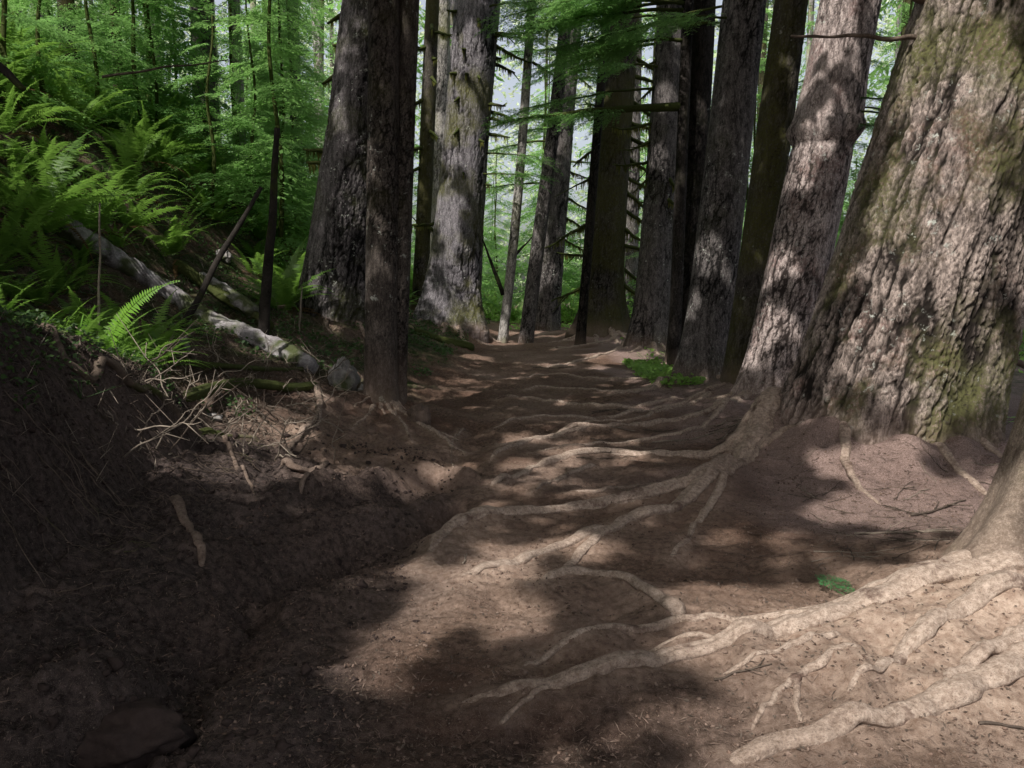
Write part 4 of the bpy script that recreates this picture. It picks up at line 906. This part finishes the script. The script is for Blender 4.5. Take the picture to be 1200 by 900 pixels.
# ground cover leaves
def cover(n, fn, size, seed, name, mat, label):
    r = np.random.default_rng(seed); x, y = fn(r, n); z = H(x, y)+r.random(len(x))*.09+.01; V, Fa = leafquads(np.stack([x, y, z], 1), size, r, .45, .75); tag(obj(name, mesh_np(name, V, Fa, smooth=False), MAT[mat]), label, 'ground cover', None, 'stuff')
def reg_left(r, n):
    y = r.uniform(7.5, 26, n); u = r.uniform(1.4, 9, n); x = -u+xc(y); k = (noise3(x*.9, y*.9, x*0+4) > -.05) & (u > 1.6+sst(11, 8, y)*1.7); return x[k], y[k]
cover(40000, reg_left, .05, 1, 'ground_cover', 'cover', 'low green leafy growth covering the ground left of the trail')
def reg_bank(r, n):
    y = r.uniform(3.6, 7.0, n); x = r.uniform(-4.5, -2.2, n); k = noise3(x*1.6, y*1.6, x*0+4)+.55*(-x-2.35) > .12; return x[k], y[k]
cover(11000, reg_bank, .032, 2, 'bank_leaves', 'cover', 'small dark leaves growing over the top of the eroded bank')
def reg_right(r, n):
    y = r.uniform(13.2, 40, n); x = r.uniform(2.0, 18, n); x = np.where(r.random(n) < .04, r.uniform(1.95, 2.6, n), x); y = np.where(x < 2.6, r.uniform(10.8, 14.5, n), y); return x, y
cover(16000, reg_right, .08, 3, 'undergrowth', 'broad', 'bright green undergrowth right of and beyond the trail')
def reg_far(r, n):
    y = r.uniform(24, 55, n); x = r.uniform(-.45, .5, n)*y; k = noise3(x*.4, y*.4, x*0) > -.1; return x[k], y[k]
cover(24000, reg_far, .16, 4, 'far_undergrowth', 'broad', 'sunlit leafy undergrowth beyond the end of the trail')
def leafy(px, py, n, size, hgt, label, Yd=None, mat='broad', name='leafy_plant', spread=.15):
    p = ghit(px, py) if Yd is None else at_depth(px, py, Yd); p[2] = G(p[0], p[1]); rr = np.random.default_rng(int(px)); e = empty(name, tuple(p), label, 'plant'); st = []; lv = []
    for i in range(n):
        a = rr.uniform(0, 6.28); h = hgt*rr.uniform(.5, 1); tip = np.array([math.cos(a)*spread*rr.random(), math.sin(a)*spread*rr.random(), h]); s = np.linspace(0, 1, 6)[:, None]; st.append(tube(s*tip*[1, 1, 1], .0025, 5, 0))
        for j in range(3):
            b = a+j*2.1; d = np.array([math.cos(b), math.sin(b), rr.uniform(-.2, .4)])*size; w = np.array([-math.sin(b), math.cos(b), 0])*size*.28
            lv.append((np.array([tip, tip+d*.45+w, tip+d, tip+d*.45-w]), np.array([[0, 1, 2, 3]])))
    V, Fa = join(st); obj('stem', mesh_any('stem', V, Fa), MAT['cover'], e); V, Fa = join(lv); obj('foliage', mesh_np('foliage', V, Fa, smooth=False), MAT[mat], e)
leafy(772, 444, 14, .06, .13, 'low bright green plant beside the trail at the foot of the grey trunk', mat='cover', spread=.28, name='small_plant')
leafy(760, 425, 12, .06, .16, 'leafy plant behind the low bright one beside the far trail', spread=.5, name='small_plant')
leafy(1165, 528, 9, .12, .2, 'glossy green leafy plant at the right foot of the massive fir', 8.0, spread=.25)
leafy(1140, 505, 4, .07, .12, 'small pale green sprout against the bark of the massive fir', 7.1, spread=.1)
leafy(45, 385, 8, .07, .25, 'round leaved bright plant on the bank near the left edge', 6.2, spread=.15)
leafy(95, 470, 8, .05, .12, 'small leafy sprout on top of the eroded bank', None, 'cover', spread=.2)
r = np.random.default_rng(99); n = 14000; y = r.uniform(3.4, 13, n); x = -r.uniform(1.9, 6.5, n); k = fr(x, y) & ((y > 6.2) | (x < -2.25))
needles(0, x[k], y[k], .04, .22, .0035, 3, 'slope_debris', 'twigdark', 'dead stalks and twiglets matted over the slope around the logs', .02, 'litter', .5)
needles(0, x[k][::3]+.07, y[k][::3], .04, .2, .003, 4, 'pale_debris', 'twig', 'bleached stalks matted over the slope around the logs', .03, 'litter', .6)
# shrubs filling the right-hand gap and beyond
for i in range(26):
    yy = rng.uniform(16, 34); xx = yy*rng.uniform(.40, .72) if i < 10 else yy*rng.uniform(-.05, .35)+ (2.5 if i % 2 else 0)
    if i >= 10 and yy < 27: yy += 9
    p = (xx, yy, G(xx, yy)); rr = np.random.default_rng(4000+i); n = 900; C = rr.normal(0, 1, (n, 3))*[.6, .6, .5]; C[:, 2] = np.abs(C[:, 2])+.15; C = C[fbm(C[:, 0]*2+i, C[:, 1]*2, C[:, 2]*2, 2) > -.15]
    e = empty('shrub', p, 'sunlit leafy shrub in the undergrowth beyond the big trunks', 'shrub', 'shrubs in the undergrowth beyond the trunks'); V, Fa = leafquads(C, .13, rr, .5, .7); obj('foliage', mesh_np('foliage', V, Fa, smooth=False), MAT['broad'], e)
    st = [tube(np.linspace(0, 1, 6)[:, None]*np.array([rr.normal(0, .4), rr.normal(0, .4), rr.uniform(.5, 1.1)]), .01, 5, 0) for _ in range(7)]; V, Fa = join(st); obj('stem', mesh_any('stem', V, Fa), MAT['twigdark'], e)
# fallen hemlock sprig on the trail
p = ghit(975, 692); e_ = place(SPR[0][1], .32, -.1, 0.02, (0, 0, .05)); e2 = place(SPR[0][2], .25, .5, -.03, (.02, 0, .05)); V, Fa = join([e_, e2]); sg = obj('fallen_sprig', mesh_np('fallen_sprig', V, Fa, smooth=False), leaf_mat('fresh_needles', (.04, .15, .05), (.10, .25, .09), .25), None, (p[0]-.1, p[1], G(p[0], p[1]))); tag(sg, 'fresh green conifer sprig lying on bare soil left of the nearest trunk', 'sprig')
print('details')
# ------------------------------------------------------------------ sun, sky, added overhead leaves
SUN = np.array([-.42, -.70, 1.0]); SUN /= np.linalg.norm(SUN)
elev = math.asin(SUN[2]); azim = math.atan2(SUN[0], SUN[1])
w = bpy.data.worlds.new('World'); scn.world = w; w.use_nodes = True; nt = w.node_tree; bg = nt.nodes['Background']
sky = nt.nodes.new('ShaderNodeTexSky'); sky.sky_type = 'NISHITA'; sky.sun_disc = False; sky.sun_elevation = elev; sky.sun_rotation = azim; sky.air_density = 1.0; sky.dust_density = 6.0; sky.ozone_density = .6
hs = nt.nodes.new('ShaderNodeHueSaturation'); hs.inputs['Saturation'].default_value = .45; hs.inputs['Value'].default_value = 1.5; nt.links.new(sky.outputs[0], hs.inputs['Color']); nt.links.new(hs.outputs[0], bg.inputs[0]); bg.inputs[1].default_value = .15
sd = bpy.data.lights.new('sun', 'SUN'); sd.energy = 5.0; sd.angle = R(.5); sd.color = (1, .95, .88); so = bpy.data.objects.new('sun', sd); COL.objects.link(so); so.rotation_euler = Vector(SUN.tolist()).to_track_quat('Z', 'Y').to_euler()
# gaps shaped in the overhead leaves for sun patches: (px, py, distance or None for ground, radius)
GAPS = [(1110, 140, 7.0, .35), (1150, 250, 7.0, .3), (1090, 310, 7.0, .35), (1150, 400, 7.0, .35), (1060, 400, 6.9, .25), (1000, 560, None, .2), (1090, 610, None, .4), (1150, 600, None, .35), (1040, 590, None, .35), (950, 100, 10.4, .25), (1010, 20, 10.4, .4), (380, 565, None, .2), (320, 575, None, .15), (270, 470, None, .2), (200, 460, None, .15),
 (720, 50, 13.2, .9), (640, 150, 12.5, .8), (700, 25, 13.5, .7), (760, 35, 13.5, .5), (660, 155, 13.5, .5), (620, 165, 13.5, .5), (640, 30, 13, .5), (200, 60, 15, .8), (300, 150, 16, .8), (330, 60, 16, .8), (150, 100, 14, .6), (100, 60, 13, .45), (345, 250, 16, .7), (80, 130, 11, .35), (190, 120, 12, .4),
 (1100, 745, None, .42), (1010, 780, None, .36), (930, 800, None, .26), (1000, 870, None, .36), (1150, 850, None, .42), (1180, 790, None, .4), (850, 765, None, .16), (860, 705, None, .14), (930, 720, None, .18), (1080, 890, None, .3),
 (1150, 650, 3.7, .22), (1060, 595, None, .30), (1120, 580, None, .34), (990, 600, None, .2), (1040, 560, None, .25),
 (520, 720, None, .3), (560, 690, None, .28), (600, 660, None, .22), (590, 730, None, .14), (470, 750, None, .16), (490, 665, None, .1), (640, 640, None, .1), (440, 800, None, .07), (690, 650, None, .08),
 (345, 565, None, .16), (310, 548, None, .16), (420, 580, None, .12), (480, 575, None, .13), (290, 520, None, .12), (340, 520, None, .12), (375, 470, None, .06), (520, 560, None, .09), (540, 545, None, .1),
 (610, 515, None, .16), (690, 505, None, .12), (560, 465, None, .13), (650, 428, None, .22), (700, 432, None, .15), (600, 545, None, .1), (740, 540, None, .12), (560, 420, None, .2),
 (265, 385, None, .2), (300, 398, None, .13), (340, 425, None, .18), (75, 280, None, .2), (145, 322, None, .13), (250, 350, None, .15), (404, 440, None, .18), (220, 500, None, .15), (250, 470, None, .12), (180, 445, None, .12),
 (160, 385, 5.9, .55), (130, 420, 5.9, .3), (90, 375, 6.3, .3), (30, 310, 6.0, .3), (60, 230, None, .5), (290, 240, None, .6), (100, 240, None, .4), (140, 190, None, .75), (160, 150, None, .6), (230, 190, None, .7), (250, 240, None, .65), (340, 300, None, .65), (50, 120, None, .3), (270, 250, None, .3), (20, 90, None, .25), (330, 260, None, .5),
 (1080, 430, 6.9, .40), (1030, 480, 6.9, .22), (1130, 480, 6.9, .35), (1060, 360, 6.9, .28), (1120, 330, 6.9, .2), (1110, 200, 7.0, .2), (1060, 250, 7.0, .12), (1100, 60, 7.0, .25), (1000, 470, 6.9, .1), (1090, 520, 6.8, .35),
 (905, 455, 10.2, .25), (925, 400, 10.3, .15), (1000, 60, 10.4, .5), (985, 150, 10.4, .35), (940, 180, 10.4, .2), (960, 300, 10.4, .25), (840, 340, 11.6, .18), (820, 380, 11.6, .1),
 (540, 330, 18.3, .5), (520, 350, 18.3, .4), (520, 240, 18.4, .45), (545, 170, 18.4, .4), (555, 60, 18.4, .5), (560, 360, 18.2, .4), (745, 300, 16.4, .14), (752, 230, 16.4, .14), (765, 150, 16.4, .14), (770, 80, 16.4, .14), (735, 370, 16.4, .2),
 (585, 390, None, .6), (640, 392, None, .9), (680, 395, None, .7), (385, 100, 12.8, .15), (400, 220, 12.8, .12), (385, 330, 12.8, .1)]
gp = np.array([ghit(a, b) if Yd is None else at_depth(a, b, Yd) for a, b, Yd, _ in GAPS]); gr = np.array([g[3] for g in GAPS]); gr = np.where((gp[:, 0] > .55) & (gp[:, 1] < 5), gr*1.35+.06, np.where(gp[:, 0] < -3.2, gr*1.5, gr*1.1+.03))
r = np.random.default_rng(21)
def blocked_filter(C, pad):
    k = np.ones(len(C), bool); P0 = C-SUN[None]*(C[:, 2]/SUN[2])[:, None]
    wv = .85+.75*noise3(P0[:, 0]*2.6, P0[:, 1]*2.2, P0[:, 0]*0+77)
    for P, rad in zip(gp, gr):
        v = C-P[None]; d = v@SUN; q = np.linalg.norm(v-d[:, None]*SUN[None], axis=1); k &= ~((q < rad*wv+pad) & (d > 0))
    return k
def shade_canopy_pts(n, xr, yr):
    gx = r.uniform(*xr, n); gy = r.uniform(*yr, n); zc = np.where(gy < 14, r.uniform(8, 13.5, n), r.uniform(11, 20, n))
    return np.stack([gx, gy, np.zeros(n)], 1)+SUN[None]*(zc/SUN[2])[:, None], gx, gy
IN = (-2.2, 6.0, 1.2, 25)
C, gx, gy = shade_canopy_pts(170000, (-15, 17), (-5, 29))
inside = (gx > IN[0]) & (gx < IN[1]) & (gy > IN[2]) & (gy < IN[3])
fade = np.clip((gy-18)/8, 0, 1)*.7+np.clip((-gx-5)/5, 0, 1)*.35+np.clip((gx-7)/6, 0, 1)*.6
hole = noise3(gx*.75, gy*.6, gx*0+6)
k = (r.random(len(gx)) > np.clip(fade, 0, .93)) & ~inside & ~((hole > .18) & (gy > 13)) & ~((hole > .08) & (gx < -4.0))
C = C[k]; C = C[blocked_filter(C, .30)]; V1, F1 = leafquads(C, .48, r, .35, .6)
C, gx, gy = shade_canopy_pts(95000, IN[:2], IN[2:])
d = .62-.75*noise3(gx*.8, gy*.6, gx*0+2)-.5*noise3(gx*2.1, gy*1.8, gx*0+8)
d = np.where((gx < 0) & (gy < 5), 1, d); d = np.where((gx > .8) & (gy > 5), d+.25, d)
C = C[r.random(len(gx)) < np.clip(d, .16, 1)*.62]
k = np.ones(len(C), bool); C_ = C
keep = blocked_filter(C, .05)
C = C[keep]; V2, F2 = leafquads(C, .25, r, .35, .6)
V, Fa = join([(V1, F1), (V2, F2)])
tag(obj('shade_canopy', mesh_np('shade_canopy', V, Fa, smooth=False), MAT['shade_canopy']), 'unseen leaves added far overhead to shade the trail, gaps shaped for the sun patches', 'shade_canopy', None, 'stuff')  # added out of view; its gaps set where sun patches land
print('shade_canopy', len(C), 'elev', math.degrees(elev))
scn.view_settings.view_transform = 'Standard'; scn.view_settings.look = 'None'; scn.view_settings.exposure = 0
scn.cycles.max_bounces = 6; scn.cycles.diffuse_bounces = 4; scn.cycles.use_denoising = True
